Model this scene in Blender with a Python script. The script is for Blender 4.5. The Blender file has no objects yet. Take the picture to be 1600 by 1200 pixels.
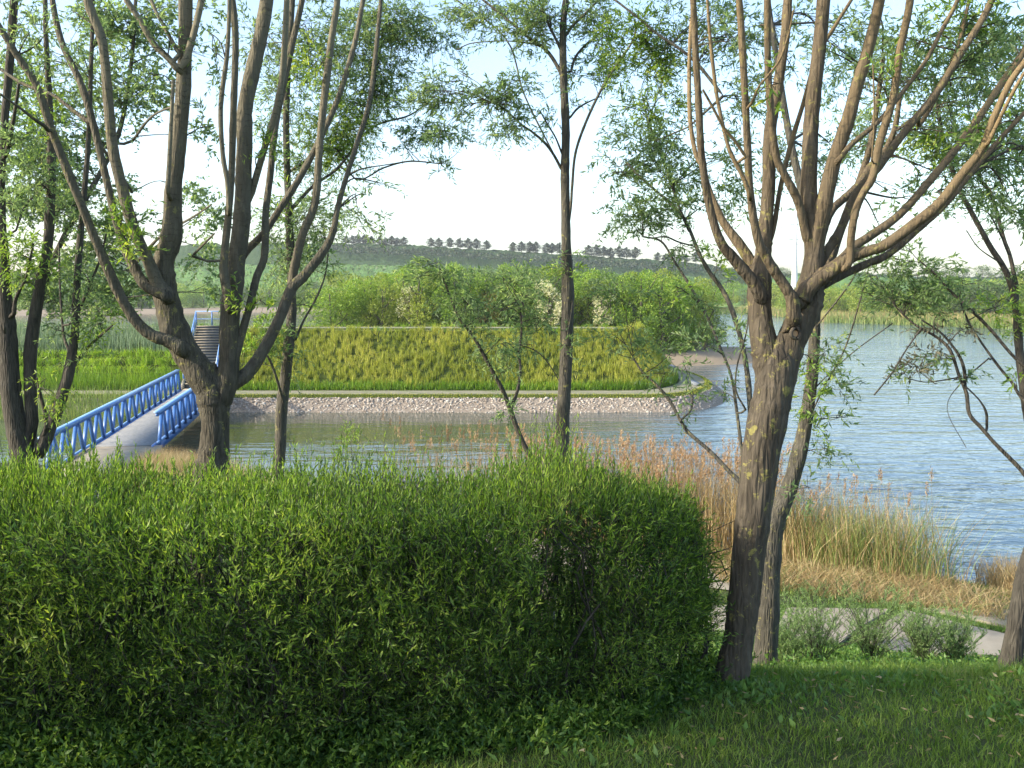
import bpy, math, random
import numpy as np
from mathutils import Vector
random.seed(7)
rng = np.random.default_rng(11)
S = bpy.context.scene
C = S.collection
# ---------------------------------------------------------------- camera
F = 1500.0
EYE = 6.4                                   # eye height above the lake (water is z = 0)
PITCH = math.atan(140.0 / F)
cd = bpy.data.cameras.new('camera'); cam = bpy.data.objects.new('camera', cd); C.objects.link(cam)
cd.sensor_width = 36.0; cd.lens = 36.0 * F / 1600.0
cd.clip_start = 0.05; cd.clip_end = 9000
cam.location = (0, 0, EYE); cam.rotation_euler = (math.pi / 2 - PITCH, 0, 0)
S.camera = cam
# ---------------------------------------------------------------- sky, sun, exposure
SUN_EL, SUN_AZ = math.radians(27), math.radians(-108)      # azimuth clockwise from +Y: the sun stands on the left
w = bpy.data.worlds.new('World'); S.world = w; w.use_nodes = True
nt = w.node_tree
sky = nt.nodes.new('ShaderNodeTexSky'); sky.sky_type = 'NISHITA'; sky.sun_disc = False
sky.sun_elevation = SUN_EL; sky.sun_rotation = SUN_AZ
sky.air_density = 1.0; sky.dust_density = 2.0; sky.ozone_density = 1.2; sky.altitude = 50
bg = nt.nodes['Background']; bg.inputs['Strength'].default_value = 0.15
nt.links.new(sky.outputs[0], bg.inputs[0])
sl = bpy.data.lights.new('sun', 'SUN'); so = bpy.data.objects.new('sun', sl); C.objects.link(so)
sl.energy = 2.6; sl.angle = math.radians(0.6); sl.color = (1.0, 0.90, 0.74)
sd = Vector((math.sin(SUN_AZ) * math.cos(SUN_EL), math.cos(SUN_AZ) * math.cos(SUN_EL), math.sin(SUN_EL)))
so.rotation_euler = sd.to_track_quat('Z', 'Y').to_euler(); so.location = (-20, 0, 20)
S.view_settings.view_transform = 'Standard'; S.view_settings.look = 'None'
S.view_settings.exposure = 1.55; S.view_settings.gamma = 1.0; S.view_settings.use_curve_mapping = False
S.render.engine = 'CYCLES'
S.cycles.max_bounces = 6; S.cycles.diffuse_bounces = 3; S.cycles.glossy_bounces = 3
S.cycles.transmission_bounces = 3; S.cycles.volume_bounces = 0; S.cycles.transparent_max_bounces = 6
S.cycles.caustics_reflective = False; S.cycles.caustics_refractive = False

# ---------------------------------------------------------------- geometry helpers
_cp, _sp = math.cos(PITCH), math.sin(PITCH)
def at(px, py, d):
    """point of the place seen at a photo pixel, d metres ahead of the viewer"""
    a = (px - 800) / F; b = -(py - 600) / F
    y = b * _sp + _cp; z = b * _cp - _sp
    return np.array([a * d / y, d, EYE + z * d / y])
def sc(d): return d / F * 1.004            # metres per photo pixel at distance d
def mesh(name, V, Fc, mat=None, smooth=False, attr=None):
    """V (n,3), Fc: (m,k) array or list of such arrays"""
    V = np.asarray(V, np.float32).reshape(-1, 3)
    Fs = Fc if isinstance(Fc, list) else [Fc]
    Fs = [np.asarray(f, np.int32) for f in Fs if len(f)]
    me = bpy.data.meshes.new(name)
    me.vertices.add(len(V)); me.vertices.foreach_set('co', V.ravel())
    nl = sum(f.size for f in Fs); npoly = sum(len(f) for f in Fs)
    me.loops.add(nl); me.loops.foreach_set('vertex_index', np.concatenate([f.ravel() for f in Fs]))
    me.polygons.add(npoly)
    tot = np.concatenate([np.full(len(f), f.shape[1], np.int32) for f in Fs])
    st = np.concatenate([[0], np.cumsum(tot)[:-1]]).astype(np.int32)
    me.polygons.foreach_set('loop_start', st); me.polygons.foreach_set('loop_total', tot)
    if smooth: me.polygons.foreach_set('use_smooth', np.ones(npoly, bool))
    if attr:
        for k, v in attr.items():
            a = me.attributes.new(k, 'FLOAT', 'POINT'); a.data.foreach_set('value', np.asarray(v, np.float32))
    me.update(calc_edges=True); me.validate()
    if mat: me.materials.append(mat)
    return me
class MB:
    """collects shapes for one mesh object"""
    def __init__(s): s.V = []; s.F = {}; s.n = 0; s.A = []
    def add(s, V, Fc, a=0.0):
        V = np.asarray(V, float).reshape(-1, 3); Fc = np.asarray(Fc, int)
        s.V.append(V); s.F.setdefault(Fc.shape[1], []).append(Fc + s.n)
        s.A.append(np.broadcast_to(np.asarray(a, float), (len(V),))); s.n += len(V)
    def box(s, c, size, yaw=0.0, M=None):
        x, y, z = [q / 2 for q in size]
        P = np.array([[i, j, k] for i in (-x, x) for j in (-y, y) for k in (-z, z)])
        if M is not None: P = P @ np.asarray(M).T
        if yaw:
            c_, s_ = math.cos(yaw), math.sin(yaw)
            P = P @ np.array([[c_, -s_, 0], [s_, c_, 0], [0, 0, 1]]).T
        s.add(P + np.asarray(c), [[0, 1, 3, 2], [4, 6, 7, 5], [0, 4, 5, 1], [2, 3, 7, 6], [0, 2, 6, 4], [1, 5, 7, 3]])
    def bar(s, a, b, wd, th, side=(0, 0, 1)):
        """flat bar from a to b: wd across 'side' plane, th thick"""
        a = np.asarray(a, float); b = np.asarray(b, float); d = b - a; L = np.linalg.norm(d); d /= L
        n = np.cross(d, side); n /= np.linalg.norm(n) + 1e-9; m = np.cross(n, d)
        s.box((a + b) / 2, (L, th, wd), M=np.stack([d, n, m], 1))
    def tube(s, P, R, sides=8, a=None, cap=True):
        P = np.asarray(P, float); R = np.asarray(R, float); n = len(P)
        T = np.gradient(P, axis=0); T /= np.linalg.norm(T, axis=1)[:, None] + 1e-9
        ref = np.array([1.0, 0.15, 0.1]) if abs(T[:, 2]).mean() > 0.5 else np.array([0.1, 0.1, 1.0])
        N = np.cross(T, ref); N /= np.linalg.norm(N, axis=1)[:, None] + 1e-9
        B = np.cross(T, N)
        t = np.linspace(0, 2 * math.pi, sides, endpoint=False)
        if R.ndim == 1: R = R[:, None] * np.ones(sides)
        V = P[:, None] + R[..., None] * (np.cos(t)[None, :, None] * N[:, None] + np.sin(t)[None, :, None] * B[:, None])
        i = np.arange(n - 1)[:, None] * sides; j = np.arange(sides)[None]; k = (j + 1) % sides
        Fc = np.stack([i + j, i + k, i + sides + k, i + sides + j], -1).reshape(-1, 4)
        at_ = 0.0 if a is None else np.repeat(np.asarray(a, float), sides)
        s.add(V.reshape(-1, 3), Fc, at_)
        if cap:
            e = V[-1]; c = P[-1] + T[-1] * R[-1].mean() * 0.35
            k0 = np.arange(sides)
            s.add(np.vstack([e, c]), np.stack([k0, (k0 + 1) % sides, np.full(sides, sides)], 1), 0.0 if a is None else float(a[-1]))
    def build(s, name, mat, parent=None, origin=None, smooth=False, attr=None):
        V = np.vstack(s.V)
        o_ = np.zeros(3) if origin is None else np.asarray(origin)
        me = mesh(name, V - o_, [np.vstack(f) for f in s.F.values()], mat, smooth, {attr: np.concatenate(s.A)} if attr else None)
        return link(name, me, parent, None if parent else origin)
def link(name, me, parent=None, loc=None):
    o = bpy.data.objects.new(name, me); C.objects.link(o)
    if parent: o.parent = parent
    if loc is not None: o.location = [float(q) for q in loc]
    return o
def tag(o, label=None, cat=None, group=None, kind=None):
    for k, v in (('label', label), ('category', cat), ('group', group), ('kind', kind)):
        if v: o[k] = v
    return o
def thing(name, loc, label, cat, group=None):
    return tag(link(name, None, None, loc), label, cat, group)
def copy_tree(o, loc=None, rz=None, scale=None, label=None):
    r = o.copy(); C.objects.link(r)
    for ch in o.children:
        c = ch.copy(); C.objects.link(c); c.parent = r
        for g in ch.children:
            q = g.copy(); C.objects.link(q); q.parent = c
    if loc is not None: r.location = [float(q) for q in loc]
    if rz is not None: r.rotation_euler = (0, 0, rz)
    if scale is not None: r.scale = scale
    if label: r['label'] = label
    return r
def spline(P, m=6):
    """Catmull-Rom through rows of P"""
    P = np.asarray(P, float); n = len(P)
    Q = np.vstack([2 * P[0] - P[1], P, 2 * P[-1] - P[-2]]); out = []
    for i in range(n - 1):
        p0, p1, p2, p3 = Q[i:i + 4]
        for t in np.arange(m) / m:
            out.append(0.5 * (2 * p1 + (p2 - p0) * t + (2 * p0 - 5 * p1 + 4 * p2 - p3) * t * t + (3 * p1 - p0 - 3 * p2 + p3) * t ** 3))
    out.append(P[-1]); return np.array(out)
def unit(v): return v / (np.linalg.norm(v, axis=-1, keepdims=True) + 1e-9)

# ---------------------------------------------------------------- materials
MATS = {}
class N:
    def __init__(s, name):
        s.m = bpy.data.materials.new(name); s.m.use_nodes = True; s.t = s.m.node_tree; s.t.nodes.clear()
        s.out = s.t.nodes.new('ShaderNodeOutputMaterial')
        MATS[name] = s.m
    def n(s, ty, props=None, **inp):
        nd = s.t.nodes.new('ShaderNode' + ty)
        for k, v in (props or {}).items(): setattr(nd, k, v)
        for k, v in inp.items():
            k = k.replace('_', ' ')
            s.set(nd, k, v)
        return nd
    def set(s, nd, k, v):
        sock = nd.inputs[int(k)] if k.isdigit() else nd.inputs[k]
        if isinstance(v, bpy.types.NodeSocket): s.t.links.new(v, sock)
        elif isinstance(v, bpy.types.Node): s.t.links.new(v.outputs[0], sock)
        else: sock.default_value = v
    def coords(s, scale=(1, 1, 1), kind='Object'):
        tc = s.t.nodes.new('ShaderNodeTexCoord')
        mp = s.n('Mapping', Vector=tc.outputs[kind], Scale=scale)
        return mp.outputs[0]
    def noise(s, vec, scale, detail=4, rough=.55, dist=0.0):
        return s.n('TexNoise', Vector=vec, Scale=scale, Detail=detail, Roughness=rough, Distortion=dist).outputs[0]
    def ramp(s, fac, stops, interp='LINEAR'):
        r = s.t.nodes.new('ShaderNodeValToRGB'); s.set(r, 'Fac', fac); e = r.color_ramp.elements
        r.color_ramp.interpolation = interp
        while len(e) < len(stops): e.new(0.5)
        for q, (p, c) in zip(e, stops): q.position = p; q.color = (*c, 1) if len(c) == 3 else c
        return r.outputs[0]
    def mix(s, fac, a, b, blend='MIX'):
        m = s.t.nodes.new('ShaderNodeMix'); m.data_type = 'RGBA'; m.blend_type = blend
        for k, v in (('Factor', fac), ('A', a), ('B', b)):
            sock = [i for i in m.inputs if i.name == k and (i.type == 'RGBA' or k == 'Factor' and i.type == 'VALUE')][0]
            if isinstance(v, bpy.types.NodeSocket): s.t.links.new(v, sock)
            elif k == 'Factor': sock.default_value = v
            else: sock.default_value = (*v, 1) if len(v) == 3 else v
        return [o for o in m.outputs if o.type == 'RGBA'][0]
    def math(s, op, a, b=0.0, clamp=False):
        m = s.n('Math', {'operation': op, 'use_clamp': clamp}); s.set(m, '0', a); s.set(m, '1', b); return m.outputs[0]
    def bump(s, h, strength=.5, dist=.02):
        return s.n('Bump', Height=h, Strength=strength, Distance=dist).outputs[0]
    def bsdf(s, col, rough=.8, spec=.3, normal=None, finish=True, **kw):
        b = s.t.nodes.new('ShaderNodeBsdfPrincipled')
        s.set(b, 'Base Color', (*col, 1) if isinstance(col, tuple) and len(col) == 3 else col)
        s.set(b, 'Roughness', rough); s.set(b, 'Specular IOR Level', spec)
        if normal is not None: s.set(b, 'Normal', normal)
        for k, v in kw.items(): s.set(b, k.replace('_', ' '), v)
        if finish: s.t.links.new(b.outputs[0], s.out.inputs[0])
        return b.outputs[0]

def leaf_mat(name, stops, trans=.45, rough=.5, spec=.35, patch=2.0, warm=None):
    """stops: colours spread over leaves at random; patch: metres-scale clump variation"""
    m = N(name)
    g = m.t.nodes.new('ShaderNodeNewGeometry')
    r = g.outputs['Random Per Island']
    nz = m.noise(m.coords(), patch, 2)
    f = m.math('ADD', m.math('MULTIPLY', r, .75), m.math('MULTIPLY', m.math('SUBTRACT', nz, .5), 1.1), True)
    f = m.math('ADD', f, .12, True)
    col = m.ramp(f, stops)
    b = m.bsdf(col, rough, spec, finish=False)
    tcol = m.mix(1.0, col, warm or (1.25, 1.3, .55), 'MULTIPLY')
    t = m.n('BsdfTranslucent', Color=tcol)
    mx = m.n('MixShader', Fac=trans); m.set(mx, '1', b); m.set(mx, '2', t)
    m.t.links.new(mx.outputs[0], m.out.inputs[0]); return m.m
leaf_mat('willow_leaf', [(0, (.10, .16, .075)), (.4, (.16, .25, .12)), (.75, (.25, .35, .155)), (1, (.40, .48, .20))], trans=.62, warm=(1.3, 1.32, .8))
leaf_mat('bright_leaf', [(0, (.10, .18, .04)), (.4, (.19, .32, .06)), (.8, (.34, .45, .08)), (1, (.5, .55, .12))])
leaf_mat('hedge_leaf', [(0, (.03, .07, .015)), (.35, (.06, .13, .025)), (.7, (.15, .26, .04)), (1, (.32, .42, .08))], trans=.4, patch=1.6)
leaf_mat('sunlit_shoot_leaf', [(0, (.07, .14, .02)), (.4, (.15, .26, .035)), (.75, (.28, .40, .06)), (1, (.45, .52, .11))], trans=.45, patch=1.4)  # yellow-green of new growth, lightened to carry the sun on the hedge top
leaf_mat('dry_leaf', [(0, (.06, .07, .05)), (.6, (.12, .12, .08)), (1, (.2, .18, .11))], trans=.2)
leaf_mat('grass_blade', [(0, (.06, .11, .015)), (.4, (.12, .20, .03)), (.75, (.21, .31, .05)), (.93, (.27, .30, .09)), (1, (.38, .34, .17))], trans=.35, patch=1.2)
leaf_mat('weed_leaf', [(0, (.06, .14, .03)), (.5, (.11, .22, .045)), (1, (.22, .33, .07))], trans=.35, patch=.8)
leaf_mat('shrub_twig', [(0, (.17, .28, .10)), (.5, (.27, .40, .16)), (1, (.42, .52, .24))], trans=.4, patch=1.5)
leaf_mat('dike_grass', [(0, (.10, .15, .02)), (.35, (.22, .26, .03)), (.75, (.37, .38, .06)), (1, (.50, .46, .12))], trans=.35, patch=.25)
leaf_mat('dike_lush_grass', [(0, (.07, .16, .015)), (.5, (.15, .28, .02)), (1, (.30, .40, .04))], trans=.35, patch=.3)
leaf_mat('tussock_grass', [(0, (.13, .25, .02)), (.5, (.24, .38, .03)), (1, (.42, .50, .07))], trans=.4, patch=.3)
leaf_mat('blue_reed', [(0, (.11, .18, .10)), (.5, (.19, .27, .17)), (1, (.30, .38, .24))], trans=.25, patch=.3)
leaf_mat('reed_dry', [(0, (.20, .135, .06)), (.4, (.34, .25, .115)), (.8, (.50, .39, .20)), (1, (.60, .50, .29))], trans=.3, patch=.8, warm=(1.1, 1.0, .8))
leaf_mat('reed_green', [(0, (.09, .15, .04)), (.5, (.17, .25, .07)), (1, (.36, .38, .14))], trans=.3, patch=.8)
leaf_mat('reed_plume', [(0, (.26, .16, .08)), (.5, (.42, .28, .15)), (1, (.56, .42, .25))], trans=.4, patch=1, warm=(1.2, .95, .7))
leaf_mat('far_leaf', [(0, (.07, .14, .02)), (.35, (.15, .26, .035)), (.7, (.25, .38, .05)), (1, (.38, .46, .08))], trans=.35, patch=.35)
leaf_mat('far_leaf_yellow', [(0, (.13, .18, .03)), (.5, (.25, .32, .05)), (1, (.40, .45, .09))], trans=.35, patch=.35)
leaf_mat('far_leaf_dull', [(0, (.05, .09, .035)), (.5, (.10, .16, .06)), (1, (.18, .25, .09))], trans=.3, patch=.3)
leaf_mat('blossom', [(0, (.30, .36, .14)), (.35, (.6, .6, .36)), (1, (.85, .82, .62))], trans=.3, patch=.5)
leaf_mat('bronze_leaf', [(0, (.20, .18, .04)), (.5, (.34, .28, .06)), (1, (.45, .38, .10))], trans=.3, patch=.5)
leaf_mat('pine_needle', [(0, (.028, .045, .028)), (.6, (.045, .07, .04)), (1, (.075, .1, .06))], trans=.1, patch=.1)

def bark(name, dark, light, young, lichen=.0, scale=26):
    m = N(name); v = m.coords((1, 1, .22)); v1 = m.coords()
    ridg = m.n('TexVoronoi', {'feature': 'DISTANCE_TO_EDGE'}, Vector=m.coords((1, 1, .16)), Scale=scale * 1.6).outputs[0]
    nz = m.noise(v, scale, 6, .65, .6)
    base = m.ramp(nz, [(.3, dark), (.52, tuple((a + b) / 2 for a, b in zip(dark, light))), (.72, light)])
    lent = m.n('TexWave', {'bands_direction': 'Z'}, Vector=v1, Scale=7.0, Distortion=6.0, Detail=3, Detail_Scale=3.0).outputs['Fac']
    ycol = m.mix(m.math('MULTIPLY', m.ramp(lent, [(.0, (1, 1, 1)), (.13, (0, 0, 0))]), m.ramp(m.noise(v1, 11, 3), [(.42, (0, 0, 0)), (.62, (.9, .9, .9))])), m.mix(nz, young, tuple(q * 1.35 for q in young)), tuple(q * .28 for q in young))
    at_ = m.n('Attribute', {'attribute_name': 'young'}).outputs['Fac']
    col = m.mix(at_, base, ycol)
    if lichen:
        ln = m.noise(v1, 13.0, 6, .75, .5)
        mask = m.ramp(ln, [(.60 - lichen, (0, 0, 0)), (.64 - lichen, (1, 1, 1))])
        old = m.math('MULTIPLY', mask, m.math('SUBTRACT', 1.0, at_))
        col = m.mix(m.math('MULTIPLY', old, .5), col, m.mix(m.noise(v1, 60, 3), (.20, .21, .06), (.48, .42, .10)))
    h = m.math('ADD', m.math('MULTIPLY', ridg, m.math('SUBTRACT', 1.0, at_)), m.math('MULTIPLY', nz, .6))
    m.bsdf(col, .88, .25, m.bump(h, .9, .02)); return m.m
bark('bark_willow', (.032, .028, .02), (.11, .098, .07), (.23, .205, .14), lichen=.01)
bark('bark_near', (.03, .025, .018), (.13, .108, .078), (.20, .145, .075), lichen=.025, scale=24)
bark('bark_slim', (.045, .042, .034), (.12, .11, .085), (.16, .145, .10), lichen=.02)
bark('bark_dark', (.03, .027, .022), (.10, .09, .07), (.12, .10, .07))

def simple(name, a, b, scale=3, rough=.8, spec=.3, bump=.3, bd=.01, sc_=(1, 1, 1)):
    m = N(name); v = m.coords(sc_); nz = m.noise(v, scale, 6, .62)
    m.bsdf(m.ramp(nz, [(.3, a), (.7, b)]), rough, spec, m.bump(nz, bump, bd)); return m.m
simple('blue_paint', (.035, .115, .32), (.055, .16, .42), 5, .42, .5, .12, .003)
simple('rail_top', (.10, .23, .47), (.17, .32, .58), 5, .32, .5, .1, .003)
simple('deck_grey', (.15, .16, .17), (.25, .26, .26), 8, .7, .3, .3, .004)
simple('concrete', (.22, .195, .145), (.32, .285, .22), 2.2, .85, .3, .3, .004)
simple('stair_grey', (.13, .15, .17), (.20, .22, .24), 4, .8, .3, .3, .004)
simple('steel_white', (.62, .63, .64), (.75, .76, .77), 1, .5)
simple('wire', (.3, .3, .32), (.35, .35, .36), 1, .5)
simple('cut_wood', (.30, .17, .08), (.50, .32, .17), 30, .8)
simple('dark_metal', (.06, .07, .08), (.12, .13, .14), 4, .5)
simple('litter_white', (.6, .6, .62), (.8, .8, .8), 9, .6)
m = N('stone'); g = m.t.nodes.new('ShaderNodeNewGeometry')
m.bsdf(m.mix(m.math('MULTIPLY', m.noise(m.coords(), 5), .5), m.ramp(g.outputs['Random Per Island'], [(0, (.17, .13, .10)), (.4, (.30, .255, .21)), (.8, (.42, .37, .31)), (1, (.54, .50, .44))]), (.30, .27, .22)), .9, .2)

# slabs with grass joints (promenades): x runs along the bank
def slab_mat(name, a, b, joint, w_, skew):
    m = N(name); tc = m.t.nodes.new('ShaderNodeTexCoord'); sp = m.n('SeparateXYZ', Vector=tc.outputs['Object'])
    nz = m.noise(m.coords(), 1.3, 6, .6); fine = m.noise(m.coords(), 60, 3)
    x = m.math('ADD', sp.outputs[0], m.math('MULTIPLY', sp.outputs[1], skew))
    fr = m.math('ABSOLUTE', m.math('SUBTRACT', m.math('FRACT', m.math('DIVIDE', x, w_)), .5))
    jn = m.math('GREATER_THAN', m.math('ADD', fr, m.math('MULTIPLY', m.math('SUBTRACT', m.noise(m.coords(), 9), .5), .02)), .5 - .07 / w_)
    col = m.mix(jn, m.mix(m.math('MULTIPLY', fine, .35), m.ramp(nz, [(.3, a), (.7, b)]), (.25, .22, .18)), joint)
    m.bsdf(col, .9, .2, m.bump(fine, .3, .004)); return m.m
simple('stone_bed', (.16, .13, .10), (.30, .26, .21), 9, .95, .1, .6, .05)
slab_mat('dike_slabs', (.17, .165, .10), (.25, .24, .15), (.12, .17, .04), 2.4, .9)

# ground: soil and grass near, sand at far shores, meadow beyond
m = N('ground_cover'); v = m.coords(); tc = m.t.nodes.new('ShaderNodeTexCoord'); sp = m.n('SeparateXYZ', Vector=tc.outputs['Object'])
nz = m.noise(v, 1.1, 6, .6); n2 = m.noise(v, 14, 5, .7); nf = m.noise(v, .03, 5, .6)
near = m.mix(m.ramp(n2, [(.35, (0, 0, 0)), (.65, (1, 1, 1))]), m.ramp(nz, [(.3, (.022, .042, .010)), (.7, (.045, .075, .018))]), (.06, .065, .03))
far = m.mix(m.ramp(nf, [(.35, (0, 0, 0)), (.6, (1, 1, 1))]), (.14, .20, .05), (.25, .29, .10))
sand = m.mix(nf, (.23, .18, .125), (.32, .26, .18))
isfar = m.math('GREATER_THAN', sp.outputs[1], 80.0)
low = m.math('LESS_THAN', m.math('ADD', sp.outputs[2], m.math('MULTIPLY', nf, .9)), 1.9)
m.bsdf(m.mix(isfar, near, m.mix(low, far, sand)), .95, .15, m.bump(n2, .6, .03))
# hill: green slope with clumpy cover, dark scrub bank below the ridge
m = N('hill_cover'); v = m.coords(); nz = m.noise(v, .035, 7, .65); n2 = m.noise(v, .25, 6, .7)
a_ = m.n('Attribute', {'attribute_name': 'scrub'}).outputs['Fac']
green = m.mix(n2, m.ramp(nz, [(.35, (.08, .17, .04)), (.65, (.16, .27, .07))]), (.10, .19, .05))
scrub = m.mix(n2, (.03, .06, .025), (.065, .11, .045))
m.bsdf(m.mix(a_, green, scrub), .95, .1, m.bump(m.math('ADD', nz, n2), 1.0, 1.2))
simple('dike_soil', (.03, .045, .008), (.06, .08, .014), 1.5, .95, .1, .6, .05)
simple('joint_grass', (.10, .17, .03), (.22, .30, .06), 7, .95, .1, .6, .02)
# water
m = N('lake_water'); v = m.coords((.45, 1, 1)); v2 = m.coords((.25, 1, 1))
tc = m.t.nodes.new('ShaderNodeTexCoord'); sp = m.n('SeparateXYZ', Vector=tc.outputs['Object'])
w1 = m.noise(v, 1.5, 3, .55, .4); w2 = m.noise(v2, .45, 3, .5, .3); w3 = m.noise(v, 5.5, 2, .5)
h = m.math('ADD', m.math('ADD', m.math('MULTIPLY', w2, 1.1), m.math('MULTIPLY', w1, .55)), m.math('MULTIPLY', w3, .10))
# wind reaches the open lake (right of the spit), the channel lies calmer in its lee
op = m.n('MapRange', Value=m.math('SUBTRACT', sp.outputs[0], m.math('MULTIPLY', sp.outputs[1], .12)), From_Min=-6.0, From_Max=7.0, To_Min=.22, To_Max=1.0).outputs[0]
bmp = m.n('Bump', Height=h, Distance=.21); m.set(bmp, 'Strength', m.math('MULTIPLY', op, m.n('MapRange', Value=m.noise(m.coords((.5, 1, 1)), .045, 3), From_Min=.35, From_Max=.65, To_Min=.55, To_Max=1.1).outputs[0]))
m.bsdf(m.mix(op, (.06, .065, .03), (.055, .095, .12)), .06, .5, bmp.outputs[0], IOR=1.333)  # greener base in the channel stands in for the dike's reflection
HAZE = 0.00022
# ================================================================ THE LAND
def shore_near(x):   return np.interp(x, [-40, -22, -13, -5, 3, 11, 16, 40], [36, 37, 34.5, 29, 24.6, 20.5, 19.7, 15])
FAR_PX = [-1500, 0, 100, 250, 300, 400, 520, 1150, 1290, 1600, 2400]
FAR_D = [260, 290, 300, 320, 330, 345, 360, 330, 222, 178, 120]
def shore_far(x, y): return np.interp(800 + F * x / np.maximum(y, 1), FAR_PX, FAR_D)
def smooth(a, b, x):
    t = np.clip((x - a) / (b - a), 0, 1); return t * t * (3 - 2 * t)
def ground_h(x, y):
    x = np.asarray(x, float); y = np.asarray(y, float)
    s = shore_near(x) - y                                   # metres inland of the near shore
    bank = EYE + np.interp(y, [-40, 0, 4, 5, 5.4, 6.5, 7.5], [-1.0, -1.6, -1.98, -2.11, -2.20, -2.68, -3.12])
    yp = shore_near(x) - 8.6
    t = np.clip((y - 7.5) / np.maximum(yp - 7.5, .1), 0, 1)
    prof = EYE + (-3.12 * (1 - t) + -5.80 * t)
    h = np.where(y < 7.5, bank, prof)
    h = np.where(s < 8.6, EYE - 5.80, h)
    h = np.where(s < 3.2, (EYE - 5.80) * np.clip(s / 3.2, 0, 1) + .0, h)
    h = np.where(s < 0, np.maximum(s * .35, -2.5), h)
    f = y - shore_far(x, y)
    hf = np.where(f < 0, np.maximum(f * .1, -2.5), 1.2 * smooth(0, 12, f) + 2.2 * smooth(12, 130, f))
    h = np.where(y > 60, np.maximum(h, hf), h)
    back = np.hypot(x, y) > 900                             # the land closes round the lake out of sight
    h = np.where(back, 3.0, h)
    side = smooth(70, 110, np.abs(x) - .9 * np.maximum(y, 0))
    h = np.maximum(h, -2.5 + side * 5.0)
    wob = .022 * np.sin(x * 2.1 + np.sin(y * 1.7)) * np.cos(y * 1.9 + x)
    h = h + np.where((s > 9) & (np.hypot(x, y) < 60), wob, 0)
    e = 1 - ((x - 3.5) / 23) ** 2 - ((y - 97) / 13) ** 2    # the wooded island behind the dike
    h = np.maximum(h, np.where(e > -1, np.clip(e * 4, -2.5, 1.0), -2.5))
    return h
ang = np.concatenate([np.arange(-180, -45, 3.0), np.arange(-45, 45, .35), np.arange(45, 180.01, 3.0)])
ang = np.radians(ang); rad = np.concatenate([[0.01], np.geomspace(.8, 1000, 300)])
A_, R_ = np.meshgrid(ang, rad, indexing='ij')
X, Y = R_ * np.sin(A_), R_ * np.cos(A_); Z = ground_h(X, Y)
na, nr = A_.shape; I = np.arange(na - 1)[:, None] * nr + np.arange(nr - 1)[None]
ground = link('ground', mesh('ground', np.stack([X, Y, Z], -1).reshape(-1, 3), np.stack([I, I + 1, I + nr + 1, I + nr], -1).reshape(-1, 4), MATS['ground_cover'], True))
tag(ground, kind='structure')
# water sheet
b = MB(); b.add([(-900, 6, 0), (900, 6, 0), (900, 900, 0), (-900, 900, 0)], [[0, 1, 2, 3]])
tag(b.build('water', MATS['lake_water']), kind='structure')

# ---------------------------------------------------------------- hills beyond the lake
def hill(px, py, r0, r1, terr, name='hill'):
    """crest given as the skyline it makes; the slope climbs from the far meadow to it"""
    a = np.arctan((np.interp(np.linspace(0, 1, 260), [0, 1], [px[0], px[-1]]) - 800) / F)
    pxs = 800 + F * np.tan(a); cy = np.interp(pxs, px, py); cy = np.convolve(np.pad(cy, 6, 'edge'), np.ones(13) / 13, 'valid')
    crest = EYE + (460 - cy) / F * r1
    prof = [(0, 0, 0), (.25, .22, 0), (.55, .52, 0), (.80, terr, 0), (.90, terr + .03, 0), (.915, terr + .05, 1), (1.0, 1.0, 1), (1.06, 1.0, .7), (1.5, .9, 0), (1.9, .1, 0)]
    q = spline(np.array(prof), 5); q[:, 2] = np.clip(q[:, 2], 0, 1)
    V = []; at_ = []
    for t, hh, sb in q:
        rr = r0 + (r1 - r0) * t
        z = 2.0 + (crest - 2.0) * hh + (rng.normal(0, .5, len(a)) if 0.05 < t < 1.1 else 0)
        V.append(np.stack([np.tan(a) * rr, np.full(len(a), rr), z], 1)); at_.append(np.full(len(a), sb))
    V = np.array(V); n, k = V.shape[:2]; I = np.arange(n - 1)[:, None] * k + np.arange(k - 1)[None]
    o = link(name, mesh(name, V.reshape(-1, 3), np.stack([I, I + 1, I + k + 1, I + k], -1).reshape(-1, 4), MATS['hill_cover'], True, {'scrub': np.concatenate(at_)}))
    return tag(o, kind='structure'), (lambda p: EYE + (460 - np.interp(p, px, py)) / F * r1)
RIDGE_X = [-500, -100, 60, 120, 190, 300, 420, 530, 700, 850, 1000, 1100, 1180, 1260]
RIDGE_Y = [470, 465, 440, 418, 396, 386, 383, 383, 390, 399, 408, 414, 430, 462]
_, ridge_z = hill(RIDGE_X, RIDGE_Y, 400, 560, .60)
_, _r2 = hill([1080, 1180, 1240, 1330, 1420, 1600, 1800, 2300], [462, 440, 428, 428, 434, 436, 440, 466], 330, 470, .85)

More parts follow.
